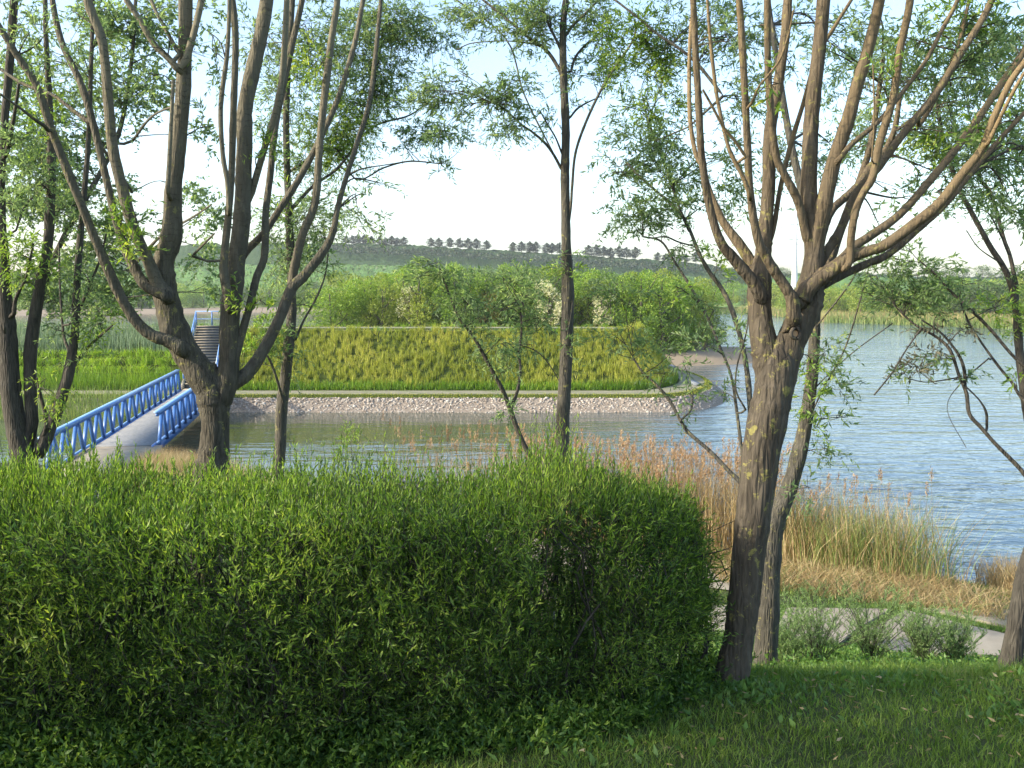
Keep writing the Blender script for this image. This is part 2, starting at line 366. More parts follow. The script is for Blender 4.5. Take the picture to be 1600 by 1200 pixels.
# ---------------------------------------------------------------- the dike across the channel
def ring(yf, xe, yb, a, z, n=26):
    cx = xe - a; cy = (yf + yb) / 2; bb = (yb - yf) / 2
    P = [(x, yf, z) for x in np.linspace(-90, cx, 60)]
    P += [(cx + a * math.sin(t), cy - bb * math.cos(t), z) for t in np.linspace(0, math.pi, n)[1:-1]]
    P += [(x, yb, z) for x in np.linspace(cx, -90, 60)]
    return np.array(P)
R0 = ring(50.6, 15.0, 80, 6.5, -1.2); R1 = ring(51.9, 14.0, 79, 6, .02); R2 = ring(52.8, 13.1, 78, 5.5, .70)
R3a = ring(53.0, 12.9, 77.8, 5.5, .84); R3 = ring(55.4, 11.0, 75.5, 4.6, .86); R4 = ring(62.2, 8.8, 71, 3, 4.06); R5 = ring(65.5, 6.4, 67, .7, 4.0)
def loft(rings, name, mat, zoff=0.0):
    V = np.array(rings) + np.array([0, 0, zoff]); n, k = V.shape[:2]; I = np.arange(n - 1)[:, None] * k + np.arange(k - 1)[None]
    return link(name, mesh(name, V.reshape(-1, 3), np.stack([I, I + 1, I + k + 1, I + k], -1).reshape(-1, 4), mat, False))
tag(loft([R0, R1, R2], 'rock_revetment', MATS['stone_bed']), kind='structure')
tag(loft([R2, R3a, R3], 'dike_footing', MATS['dike_soil']), kind='structure')
tag(loft([R3, R4, R5], 'dike', MATS['dike_soil']), kind='structure')
tag(loft([R3a + (R3 - R3a) * .12, R3a + (R3 - R3a) * .92], 'dike_path', MATS['dike_slabs'], .008), kind='structure')
tag(loft([R4 + (R5 - R4) * .35 , R4 + (R5 - R4) * .75], 'dike_top_path', MATS['dike_slabs'], .012), kind='structure')
# second stone spit behind, at the right
b = MB()
for k, (x0, x1, y0, y1, z) in enumerate([(17, 29.5, 107, 113, .3)]):
    P = np.array([(x0, y0), (x1 - 2, y0), (x1, y0 + 2.5), (x1 - 1, y1), (x0, y1)]); m_ = len(P); c = P.mean(0)
    Vb = np.vstack([np.c_[(P - c) * 1.15 + c, np.full(m_, -1.)], np.c_[P, np.full(m_, z)]])
    b.add(Vb, [[i, (i + 1) % m_, m_ + (i + 1) % m_, m_ + i] for i in range(m_)]); b.add(Vb[m_:], [[0, 1, 2, 3, 4]])
tag(b.build('stone_spit', MATS['stair_grey']), kind='structure')

# stones
ico_v = []; ph = (1 + 5 ** .5) / 2
for a in (-1, 1):
    for c in (-ph, ph): ico_v += [(0, a, c), (a, c, 0), (c, 0, a)]
ico_v = unit(np.array(ico_v, float))
def hull_faces(V):
    import itertools
    out = []
    for i, j, k in itertools.combinations(range(12), 3):
        if all(abs(np.linalg.norm(V[p] - V[q]) - 1.0515) < .02 for p, q in ((i, j), (j, k), (i, k))):
            n = np.cross(V[j] - V[i], V[k] - V[i]); out.append((i, j, k) if n @ V[i] > 0 else (i, k, j))
    return np.array(out)
ico_f = hull_faces(ico_v)
def stones(P, size):
    n = len(P); s_ = size[:, None, None] * (ico_v[None] * rng.uniform(.6, 1.25, (n, 12, 1))) * rng.uniform(.7, 1.3, (n, 1, 3)) * np.array([1, 1, .75])
    V = P[:, None] + s_; Fc = ico_f[None] + np.arange(n)[:, None, None] * 12
    return V.reshape(-1, 3), Fc.reshape(-1, 3)
def on_ring(Ra, Rb, n, u0=0.0, u1=1.0, xlo=-60, front=True, tmin=0, tmax=1):
    seg = np.linalg.norm(np.diff(Ra[:, :2], axis=0), axis=1); cum = np.r_[0, np.cumsum(seg)]
    lim = 60 + 14 if front else len(Ra) - 1
    t = rng.uniform(0, cum[lim], n); idx = np.interp(t, cum, np.arange(len(Ra)))
    i = np.minimum(idx.astype(int), len(Ra) - 2); f = (idx - i)[:, None]
    a = Ra[i] * (1 - f) + Ra[i + 1] * f; c = Rb[i] * (1 - f) + Rb[i + 1] * f
    u = rng.uniform(u0, u1, n)[:, None]; P = a * (1 - u) + c * u
    k = P[:, 0] > xlo; return P[k], u[k, 0]
P, u = on_ring(R1 + np.array([0, -.1, -.12]), R2, 15000, xlo=-21.5)
V, Fc = stones(P, rng.uniform(.04, .10, len(P)))
tag(link('riprap_stones', mesh('riprap_stones', V, Fc, MATS['stone'])), kind='stuff')
P = np.c_[rng.uniform(18.5, 30, 700), rng.uniform(106.2, 107.6, 700), rng.uniform(0, .6, 700)]
P[:, 2] = np.clip((P[:, 1] - 106.2) * .3, 0, .4)
V, Fc = stones(P, rng.uniform(.1, .28, len(P)))
tag(link('spit_stones', mesh('spit_stones', V, Fc, MATS['stone'])), kind='stuff')

# ---------------------------------------------------------------- blades
def blades(P, h, w_, lean, seg=1, bend=.6):
    """curved grass blades: P (n,3) roots; h, w_, lean arrays"""
    n = len(P); a = rng.uniform(0, 2 * math.pi, n); d = np.stack([np.cos(a), np.sin(a), 0 * a], 1)
    b_ = rng.uniform(0, 2 * math.pi, n); wd = np.stack([np.cos(b_), np.sin(b_), 0 * b_], 1) * (w_ / 2)[:, None]
    rows = []
    for k in range(seg):
        t = k / seg; c = P + d * (lean * h * t ** (1 + bend))[:, None] + np.array([0, 0, 1]) * (h * t * (1 - .25 * lean * t))[:, None]
        f = 1 - .55 * t; rows += [c - wd * f, c + wd * f]
    tip = P + d * (lean * h)[:, None] + np.array([0, 0, 1]) * (h * (1 - .25 * lean))[:, None]
    V = np.stack(rows + [tip], 1); m_ = V.shape[1]; o = np.arange(n)[:, None] * m_
    quads = [o + np.array([[2 * k, 2 * k + 1, 2 * k + 3, 2 * k + 2]]) for k in range(seg - 1)]
    tris = o + np.array([[2 * seg - 2, 2 * seg - 1, 2 * seg]])
    return V.reshape(-1, 3), ([np.vstack(quads)] if quads else []) + [tris]
def blade_obj(name, P, h, w_, lean, mat, seg=1, kind='stuff', parent=None, origin=None):
    V, Fc = blades(P, h, w_, lean, seg)
    if origin is not None: V = V - np.asarray(origin)
    o = link(name, mesh(name, V, Fc, MATS[mat]), parent)
    if kind: tag(o, kind=kind)
    return o
def tufts(P, k, spread, hm):
    n = len(P); Q = np.repeat(P, k, 0) + np.c_[rng.normal(0, spread, n * k), rng.normal(0, spread, n * k), np.zeros(n * k)]
    return Q, np.repeat(hm, k) * rng.uniform(.55, 1.1, n * k)
# tussocks on the face of the dike (right of the stairs), in loose offset rows
P, u = on_ring(R3 + (R4 - R3) * .04, R4, 11500, front=True)
k_ = P[:, 0] > -17.3 - .2 * (P[:, 1] - 55.4); P = P[k_]; u = u[k_]
u = np.round(u * 22 + rng.normal(0, .25, len(u))) / 22
base = P.copy()
Q, h = tufts(P, 18, .06, rng.uniform(.30, .72, len(P)) * (.9 + .14 * np.sin(P[:, 0] * .9 + 2 * np.sin(P[:, 1] * .8))))
blade_obj('dike_tussock_grass', Q - [0, 0, .05], h, rng.uniform(.03, .055, len(h)), rng.uniform(.02, .38, len(h)), 'dike_grass', 1)
P, u = on_ring(R3, R3 + (R4 - R3) * .08, 26000, xlo=-17.2)
blade_obj('dike_foot_grass', P, rng.uniform(.2, .5, len(P)), np.full(len(P), .04), rng.uniform(0, .5, len(P)), 'dike_lush_grass')
P, u = on_ring(R4 - (R4 - R3) * .03, R4 + (R5 - R4) * .33, 9000, front=False, xlo=-60)
blade_obj('dike_crest_grass', P, rng.uniform(.06, .17, len(P)), np.full(len(P), .05), rng.uniform(0, .6, len(P)), 'dike_grass')
P, u = on_ring(R4 - (R4 - R3) * .03, R4 + (R5 - R4) * .1, 420, front=False, xlo=-60)
Q, h = tufts(P, 14, .10, rng.uniform(.2, .55, len(P)))
blade_obj('crest_weeds', Q, h, np.full(len(h), .045), rng.uniform(.1, .9, len(h)), 'dike_lush_grass')
# left of the stairs: blue-green reeds on top, rounded tussocks, lush grass at the foot
def left(n, u0, u1, x0=-75, x1=-19.1):
    u = rng.uniform(u0, u1, n); x = rng.uniform(x0, x1 - 1.36 * u, n)
    return np.c_[x, 55.4 + 6.8 * u, .86 + 3.26 * u]
P = left(22000, .60, 1.0)
blade_obj('blue_green_bank_reeds', P, rng.uniform(.5, 1.0, len(P)), np.full(len(P), .04), rng.uniform(0, .3, len(P)), 'blue_reed')
rows = []
for k, uu in enumerate((.27, .40, .53)):
    for x in np.arange(-75, -19.8 - 1.36 * uu, .95): rows.append((x + .47 * (k % 2) + rng.normal(0, .1), 55.4 + 6.8 * uu + rng.normal(0, .12), .86 + 3.26 * uu))
Q, h = tufts(np.array(rows), 130, .19, rng.uniform(.55, .8, len(rows)))
blade_obj('rounded_bank_tussocks', Q, h, np.full(len(h), .035), rng.uniform(.2, 1.0, len(h)), 'tussock_grass', 2)
P = left(22000, .0, .19)
blade_obj('lush_bank_grass', P, rng.uniform(.4, .8, len(P)), np.full(len(P), .04), rng.uniform(0, .5, len(P)), 'dike_lush_grass')
# verge on both sides of the dike path, and reeds at the waterline left of the bridge
P, u = on_ring(R2, R3a + (R3 - R3a) * .12, 26000, xlo=-60)
blade_obj('path_verge_grass', P, rng.uniform(.05, .16, len(P)), np.full(len(P), .03), rng.uniform(0, .7, len(P)), 'dike_grass')
P = np.c_[rng.uniform(-60, -18.6, 16000), rng.uniform(48.2, 52.9, 16000), np.zeros(16000)]; P[:, 2] = np.clip((P[:, 1] - 50.6) * .3, -.2, .7)
blade_obj('channel_edge_reeds', P, rng.uniform(.5, 1.1, len(P)), np.full(len(P), .035), rng.uniform(0, .4, len(P)), 'reed_green')

# ---------------------------------------------------------------- stairs up the dike, blue handrails
t = thing('staircase', (-18.2, 55.5, 1.06), 'grey concrete staircase climbing the grassy dike behind the blue footbridge', 'stairs')
b = MB(); ns = 21
for k in range(ns):
    b.box((0, .33 * k + .165 + .12, .156 * k + .078 - .15), (1.6, .34, .156 + .3))
b.build('steps', MATS['dark_metal'], t); b = MB()
for k in range(ns): b.box((0, .33 * k + .165 + .09, .156 * k + .156 + .02), (1.66, .40, .055))
b.build('treads', MATS['concrete'], t); t.rotation_euler = (0, 0, .197)
for sx in (-1, 1):
    b = MB(); b.bar((sx * .88, -.1, -.05), (sx * .88, 7.1, 3.3), .34, .16); b.build('side_wall', MATS['concrete'], t)
def handrail(p0, p1, nposts, label):
    p0 = np.array(p0, float); p1 = np.array(p1, float)
    t = thing('handrail', p0, label, 'handrail')
    d = p1 - p0
    for k in range(nposts):
        q = d * k / (nposts - 1); b = MB(); b.box(q + [0, 0, .5], (.07, .07, 1.0)); b.build('post', MATS['blue_paint'], t)
    b = MB(); b.bar([0, 0, 1.03], d + [0, 0, 1.03], .06, .09); b.build('top_rail', MATS['rail_top'], t)
    b = MB(); b.bar([0, 0, .5], d + [0, 0, .5], .04, .04); b.build('middle_rail', MATS['blue_paint'], t)
handrail((-19.2, 55.9, 1.1), (-20.55, 62.6, 4.2), 6, 'blue handrail on the left side of the dike staircase')
handrail((-17.3, 55.9, 1.1), (-18.65, 62.6, 4.2), 6, 'blue handrail on the right side of the dike staircase')
handrail((-22.0, 66.9, 4.2), (-18.6, 66.9, 4.2), 4, 'blue railing across the landing at the top of the stairs')

# ---------------------------------------------------------------- blue footbridge
BD = unit(np.array([-.173, 1, 0])); BP = np.array([BD[1], -BD[0], 0])
def bpt(y, side, z): # y distance ahead; side metres right of left rail
    x = -14.3 - .173 * (y - 30.4); return np.array([x, y, 0]) + BP * side + np.array([0, 0, z])
def deckz(y): return EYE - 5.42 + .16 * (y - 30) / 21
org = bpt(25.6, 1.0, deckz(25.6))
br = thing('footbridge', org, 'blue steel footbridge with slanted strut railings crossing the channel', 'footbridge')
b = MB()
for y in np.arange(33.8, 52.2, .2): b.bar(bpt(y, .06, deckz(y)), bpt(y, 2.0, deckz(y)), .05, .165, side=(0, 0, 1))
b.build('deck', MATS['deck_grey'], br, org)
for s_ in (.0, 2.06):
    b = MB(); b.bar(bpt(33.5, s_, deckz(33.5) - .14), bpt(52.3, s_, deckz(52.3) - .14), .34, .10); b.build('beam', MATS['blue_paint'], br, org)
H_ = 1.16
for s_, y0 in ((-.10, 28.4), (2.16, 33.9)):
    rl = MB(); rl.bar(bpt(y0, s_, deckz(y0) + H_), bpt(52.0, s_, deckz(52.0) + H_), .06, .20)
    rl = rl.build('railing', MATS['rail_top'], br, org)
    b = MB(); b.bar(bpt(y0, s_, deckz(y0) + .06), bpt(52.0, s_, deckz(52.0) + .06), .07, .07); b.build('bottom_rail', MATS['rail_top'], rl, org)
    b = MB(); b.bar(bpt(y0, s_, deckz(y0) + H_ - .09), bpt(52.0, s_, deckz(52.0) + H_ - .09), .10, .08); b.build('under_rail', MATS['blue_paint'], rl, org)
    y = y0 + .25
    while y < 51.6:
        b = MB()
        b.bar(bpt(y, s_, deckz(y) - .05), bpt(y + .66, s_, deckz(y) + H_ - .1), .13, .03, side=BP)
        b.bar(bpt(y + 1.36, s_ + .05, deckz(y) - .05), bpt(y + .70, s_ + .05, deckz(y) + H_ - .1), .13, .03, side=BP)
        b.build('strut', MATS['blue_paint'], rl, org); y += 1.39
# concrete abutment and landing ramp
b = MB(); b.bar(bpt(19, 1.03, deckz(30) - .35), bpt(33.8, 1.03, deckz(33.8) - .36), .70, 2.6); b.build('landing_slab', MATS['concrete'], br, org)
b = MB(); b.bar(bpt(52.2, 1.03, deckz(52) - .2), bpt(54.2, 1.03, deckz(52) - .25), .36, 2.3); b.build('landing_slab', MATS['concrete'], br, org)

# ---------------------------------------------------------------- near promenade slabs (right), laid at an angle with grass joints
zp = EYE - 5.80
def slab(poly, label):
    P = np.array(poly, float); c = P.mean(0)
    b = MB(); n = len(P); top = np.c_[P, np.full(n, zp + .05)]; bot = np.c_[P, np.full(n, zp - .12)]
    b.add(np.vstack([top, bot]), [[(i + 1) % n, i, n + i, n + (i + 1) % n] for i in range(n)]); b.add(top, [list(range(n))])
    return tag(b.build('paving_slab', MATS['concrete'], None, np.array([c[0], c[1], zp - .12])), label, 'paving slab')
def gp(px, py): # point of the promenade level seen there
    q = at(px, py, 1.0); d = (zp + .05 - EYE) / (q[2] - EYE); return (q[0] * d, d)
def ysl(x, o): return shore_near(x) - o
g1 = [gp(1438, 950), gp(1990, 957), gp(1990, 1050), gp(1800, 1030)]
slab([gp(1440, 950), gp(1700, 952), gp(1750, 1014)], 'pale slab beyond the grass joint, towards the water behind the leaning trunk')
slab([gp(1415, 953), gp(1740, 1030), gp(1380, 1017), gp(1345, 990)], 'large pale slab in front of the diagonal grass joint')
slab([gp(1230, 949), gp(1392, 951), gp(1335, 984), gp(1302, 1013), gp(1200, 1009)], 'pale slab half hidden behind the feathery grey-green shrubs')
slab([gp(1080, 944), gp(1215, 948), gp(1185, 1008), gp(1030, 1002)], 'pale slab behind the lichened trunk beside the reeds')
slab([gp(1752, 955), gp(2000, 960), gp(2000, 1050), gp(1765, 1035)], 'pale slab continuing the promenade at the right edge')
# pale path left, behind the hedge towards the bridge
b = MB()
xs = np.linspace(-12, 4.5, 30)
top = np.array([[x, ysl(x, 5.6), zp + .03] for x in xs]); bot = np.array([[x, ysl(x, 3.6), zp + .03] for x in xs])
n = len(xs); b.add(np.vstack([top, bot]), [[i, i + 1, n + i + 1, n + i] for i in range(n - 1)])
tag(b.build('footpath', MATS['concrete']), kind='structure')
# ================================================================ LEAVES AND TREES
def leaves(P, D, L, W, fold=.25):
    """folded lance-shaped leaves: P bases, D directions"""
    n = len(P); D = unit(D); up = unit(rng.normal(0, 1, (n, 3))); s_ = unit(np.cross(D, up)); nn = np.cross(s_, D)
    L = np.asarray(L)[:, None]; W = np.asarray(W)[:, None]
    mid = P + D * L * .42
    V = np.stack([P, mid + s_ * W * .5 + nn * W * fold, P + D * L - nn * L * .06, mid - s_ * W * .5 + nn * W * fold], 1)
    o = np.arange(n)[:, None] * 4
    return V.reshape(-1, 3), o + np.array([[0, 1, 2, 3]])
def twigs(S0, D, L, droop, nleaf, ll, lw, tw=.0022, splay=.8):
    """curved twigs with leaves all along. returns (twigV, twigF, leafV, leafF)"""
    n = len(S0); D = unit(D)
    def pt(t): return S0 + D * (L * t)[:, None] + np.array([0, 0, -1]) * (droop * L * t * t)[:, None]
    rows = []
    for k, t in enumerate((0, .5, 1.0)):
        c = pt(np.full(n, t)); r = tw * (1 - .6 * t)
        a = unit(np.cross(D, [[.3, .2, 1]])); b_ = unit(np.cross(D, a))
        for q in range(3):
            th = q * 2.094; rows.append(c + (a * math.cos(th) + b_ * math.sin(th)) * r)
    V = np.stack(rows, 1); o = np.arange(n)[:, None, None] * 9
    fs = np.array([[k * 3 + q, k * 3 + (q + 1) % 3, k * 3 + 3 + (q + 1) % 3, k * 3 + 3 + q] for k in range(2) for q in range(3)])
    TF = (o + fs[None]).reshape(-1, 4)
    m_ = int(nleaf); t = (np.arange(m_) + .5)[None] / m_ * .92 + .08 + rng.uniform(-.03, .03, (n, m_)); t = np.clip(t, .02, 1)
    idx = np.repeat(np.arange(n), m_); tt = t.ravel()
    Pl = S0[idx] + D[idx] * (L[idx] * tt)[:, None] + np.array([0, 0, -1]) * (droop[idx] * L[idx] * tt * tt)[:, None]
    dl = D[idx] - np.array([0, 0, 1]) * (2 * droop[idx] * tt)[:, None]
    dl = unit(dl) * .75 + unit(rng.normal(0, 1, (len(idx), 3))) * splay
    size = rng.uniform(.65, 1.15, len(idx)) * (1 - .35 * tt)
    LV, LF = leaves(Pl, dl, ll * size, lw * size)
    return V.reshape(-1, 3), TF, LV, LF
class Crown:
    def __init__(s): s.tv = []; s.tf = []; s.lv = []; s.lf = []; s.nt = 0; s.nl = 0
    def add(s, r):
        tv, tf, lv, lf = r
        s.tv.append(tv); s.tf.append(tf + s.nt); s.nt += len(tv)
        s.lv.append(lv); s.lf.append(lf + s.nl); s.nl += len(lv)
    def build(s, root, org, bark_, leafm, name='crown', extra=None):
        if not s.lv: return
        tv = np.vstack(s.tv); lv = np.vstack(s.lv); V = np.vstack([lv, tv]) - org
        fl = [np.vstack([np.vstack(s.lf), np.vstack(s.tf) + len(lv)])]
        if extra is not None and extra.n:                     # the thin branchlets carrying the leaves
            k = len(V); V = np.vstack([V, np.vstack(extra.V) - org]); fl += [np.vstack(f) + k for f in extra.F.values()]
        me = mesh(name, V, fl)
        me.materials.append(MATS[leafm]); me.materials.append(MATS[bark_])
        mi = np.zeros(len(me.polygons), np.int32); mi[sum(len(f) for f in s.lf):] = 1
        me.polygons.foreach_set('material_index', mi)
        return link(name, me, root)

THIN = .84
def limb_points(path, d0, d1, m=6):
    """path rows (px, py, width px); depth runs d0..d1 along it -> points, radii"""
    A = spline(np.array(path, float), m); n = len(A)
    seg = np.r_[0, np.cumsum(np.hypot(*np.diff(A[:, :2], axis=0).T))]; t = seg / seg[-1]
    d = d0 + (d1 - d0) * t
    P = np.array([at(a[0], a[1], q) for a, q in zip(A, d)]); R = np.maximum(A[:, 2] * THIN, 1.0) * .5 * d / F
    return P, R, t
def tree(name, label, d, trunk, limbs, clusters, bark_='bark_willow', leafm='willow_leaf', root_flare=1.5, group=None, ll=.06, lw=.013, dens=1.0, knob=.03):
    """limbs: (path, d0, d1, young0, young1). clusters: (px, py, rx, ry, depth, density[, droop[, leafmat]])"""
    tp = [q if len(q) == 3 else (*q, 20) for q in trunk]
    P, R, t = limb_points(tp, d, d, 7)
    gz = float(ground_h(P[0, 0], P[0, 1]))
    if P[0, 2] > gz - .05:                                   # carry the trunk down into the ground
        k = max(2, int((P[0, 2] - gz) / .12) + 1); zz = np.linspace(gz - .1, P[0, 2], k, endpoint=False)
        dr = unit(P[0] - P[3]); f = (P[0, 2] - zz) / max(-dr[2], .3)
        f = np.minimum(f, 1.2 * (P[0, 2] - zz)); Q = np.c_[P[0, 0] + dr[0] * f * .6, P[0, 1] + dr[1] * f * .6, zz]
        P = np.vstack([Q, P]); R = np.r_[np.full(k, R[0]), R]
    org = np.array([P[0, 0], P[0, 1], gz])
    hgt = P[:, 2] - gz; R = R * (1 + (root_flare - 1) * np.exp(-np.maximum(hgt, 0) / .13))
    root = thing(name, org, label, 'tree', group)
    def skin(P, R, yo, nm, sides):
        n = len(P); th = np.linspace(0, 2 * math.pi, sides, endpoint=False)[None]
        ph_ = np.arange(n)[:, None] * .35
        lump = 1 + knob * np.sin(3 * th + ph_ + rng.uniform(0, 6)) * np.cos(1.3 * ph_ + rng.uniform(0, 6)) + knob * .8 * np.sin(5 * th - ph_ * .7 + rng.uniform(0, 6)) + rng.normal(0, knob * .3, (n, sides))
        lump = lump * (1 + .05 * np.maximum(0, rng.normal(0, 1, (n, 1))))
        b = MB(); b.tube(P, R[:, None] * lump, sides, a=yo); return b.build(nm, MATS[bark_], root, org, True, 'young')
    skin(P, R, np.zeros(len(P)), 'trunk', 20 if d < 9 else 12)
    samples = [(P[len(P) // 2:], R[len(P) // 2:])]
    clusters = list(clusters)
    for L in limbs:
        path, a, c, y0, y1 = L
        if path[-1][1] < 15 and path[-1][2] >= 4:            # the limb goes on above the view and ends in leafy twigs
            path = list(path); (xa, ya, _), (xb, yb, wb) = path[-2], path[-1]; k_ = (xb - xa) / max(ya - yb, 20); hh = 300 + 14 * wb; c = c + (c - a) * .4
            path += [(xb + k_ * hh * .45, yb - hh * .45, wb * .72), (xb + k_ * hh * .8, yb - hh, max(wb * .3, 1.5))]
            for f_ in (.35, .7, 1.0): clusters.append((xb + k_ * hh * .85 * f_ + rng.normal(0, 22), yb - 20 - hh * f_, 44, 52, c, .42))
        P2, R2, t2 = limb_points(path, a, c)
        AP = np.vstack([s_[0] for s_ in samples]); AR = np.concatenate([s_[1] for s_ in samples])
        dd_ = np.linalg.norm(AP - P2[0], axis=1) + .6 * np.maximum(0, AP[:, 2] - P2[0, 2]); j_ = int(np.argmin(dd_))
        if dd_[j_] < .9:                                     # root the limb in the heart of the one that carries it
            P2 = np.vstack([AP[j_], (AP[j_] + P2[0]) / 2 + [0, 0, -.1 * dd_[j_]], P2]) if dd_[j_] > .1 else np.vstack([AP[j_] * .7 + P2[0] * .3 - [0, 0, .01], P2])
            k_ = len(P2) - len(R2); R2 = np.r_[np.full(k_, min(R2[0], AR[j_] * .8)), R2]; t2 = np.r_[np.zeros(k_), t2]
        samples.append((P2, R2))
        skin(P2, R2, y0 + (y1 - y0) * t2, 'branch', 12 if R2[0] > .03 else 7)
    SP = np.vstack([s_[0] for s_ in samples]); SR = np.concatenate([s_[1] for s_ in samples])
    crowns = {}
    sub = MB(); nsub = 0
    for cl in clusters:
        px, py, rx, ry, dd, dn = cl[:6]; rx *= 1.15; ry *= 1.15; droop = cl[6] if len(cl) > 6 else .35; lm = cl[7] if len(cl) > 7 else leafm
        c = at(px, py, dd); k = dd / F; ax = np.array([rx * k, (rx + ry) * .5 * k, ry * k])
        dist = np.linalg.norm(SP - c, axis=1) + np.maximum(0, SP[:, 2] - c[2] + .1) * .8
        j = int(np.argmin(dist)); s0 = SP[j]
        nb = 1 + int(max(rx, ry) > 45)
        bp = []
        for q in range(nb):                                  # the carrying branch, thin and curved
            e = c + rng.normal(0, .35, 3) * ax; mid = (s0 + e) / 2 + rng.normal(0, .08, 3) * np.linalg.norm(e - s0) + [0, 0, .10 * np.linalg.norm(e - s0)]
            B = spline(np.array([s0, mid, e]), 6); r0 = min(SR[j] * .6, .004 + .008 * np.linalg.norm(e - s0))
            sub.tube(B, np.linspace(r0, .0025, len(B)), 5, a=np.full(len(B), .3)); nsub += 1; bp.append(B)
        bp = np.vstack(bp); area = ax[0] * ax[2]
        ll_, lw_ = ll * 1.2, lw * 1.45
        n = max(6, int(area * 1280 * dn * dens * (.06 / ll)))
        q = unit(rng.normal(0, 1, (n, 3))) * (rng.uniform(0, 1, (n, 1)) ** .45)
        # clumps inside the cluster: pull towards a few knots so that gaps stay
        kn = unit(rng.normal(0, 1, (max(3, int(n / 9)), 3))) * rng.uniform(.3, 1, (max(3, int(n / 9)), 1))
        q = q * .55 + kn[rng.integers(0, len(kn), n)] * .8
        S0 = c + q * ax
        out = unit(q * ax + rng.normal(0, .35, (n, 3)) * ax.mean() + 1e-6); out[:, 2] = out[:, 2] * .6 + .1
        Lg = rng.uniform(.5, 1.2, n) * ll * 3.2
        for f_ in kn[:min(len(kn), 14)]:                     # branchlets reaching the knots
            e = c + f_ * ax; st = bp[rng.integers(len(bp) // 2, len(bp))]
            B = spline(np.array([st, (st + e) / 2 + rng.normal(0, .02, 3), e]), 4)
            sub.tube(B, np.linspace(.003, .0015, len(B)) * max(1, dd / 9), 4, a=np.full(len(B), .3)); nsub += 1
        crowns.setdefault(lm, Crown()).add(twigs(S0, out, Lg, np.full(n, droop) * rng.uniform(.5, 1.5, n), 9, ll_, lw_ * max(1, dd / 12) , .0016 * max(1, dd / 8)))
    for i, (lm, cr) in enumerate(crowns.items()): cr.build(root, org, bark_, lm, 'crown', sub if i == 0 else None)
    return root

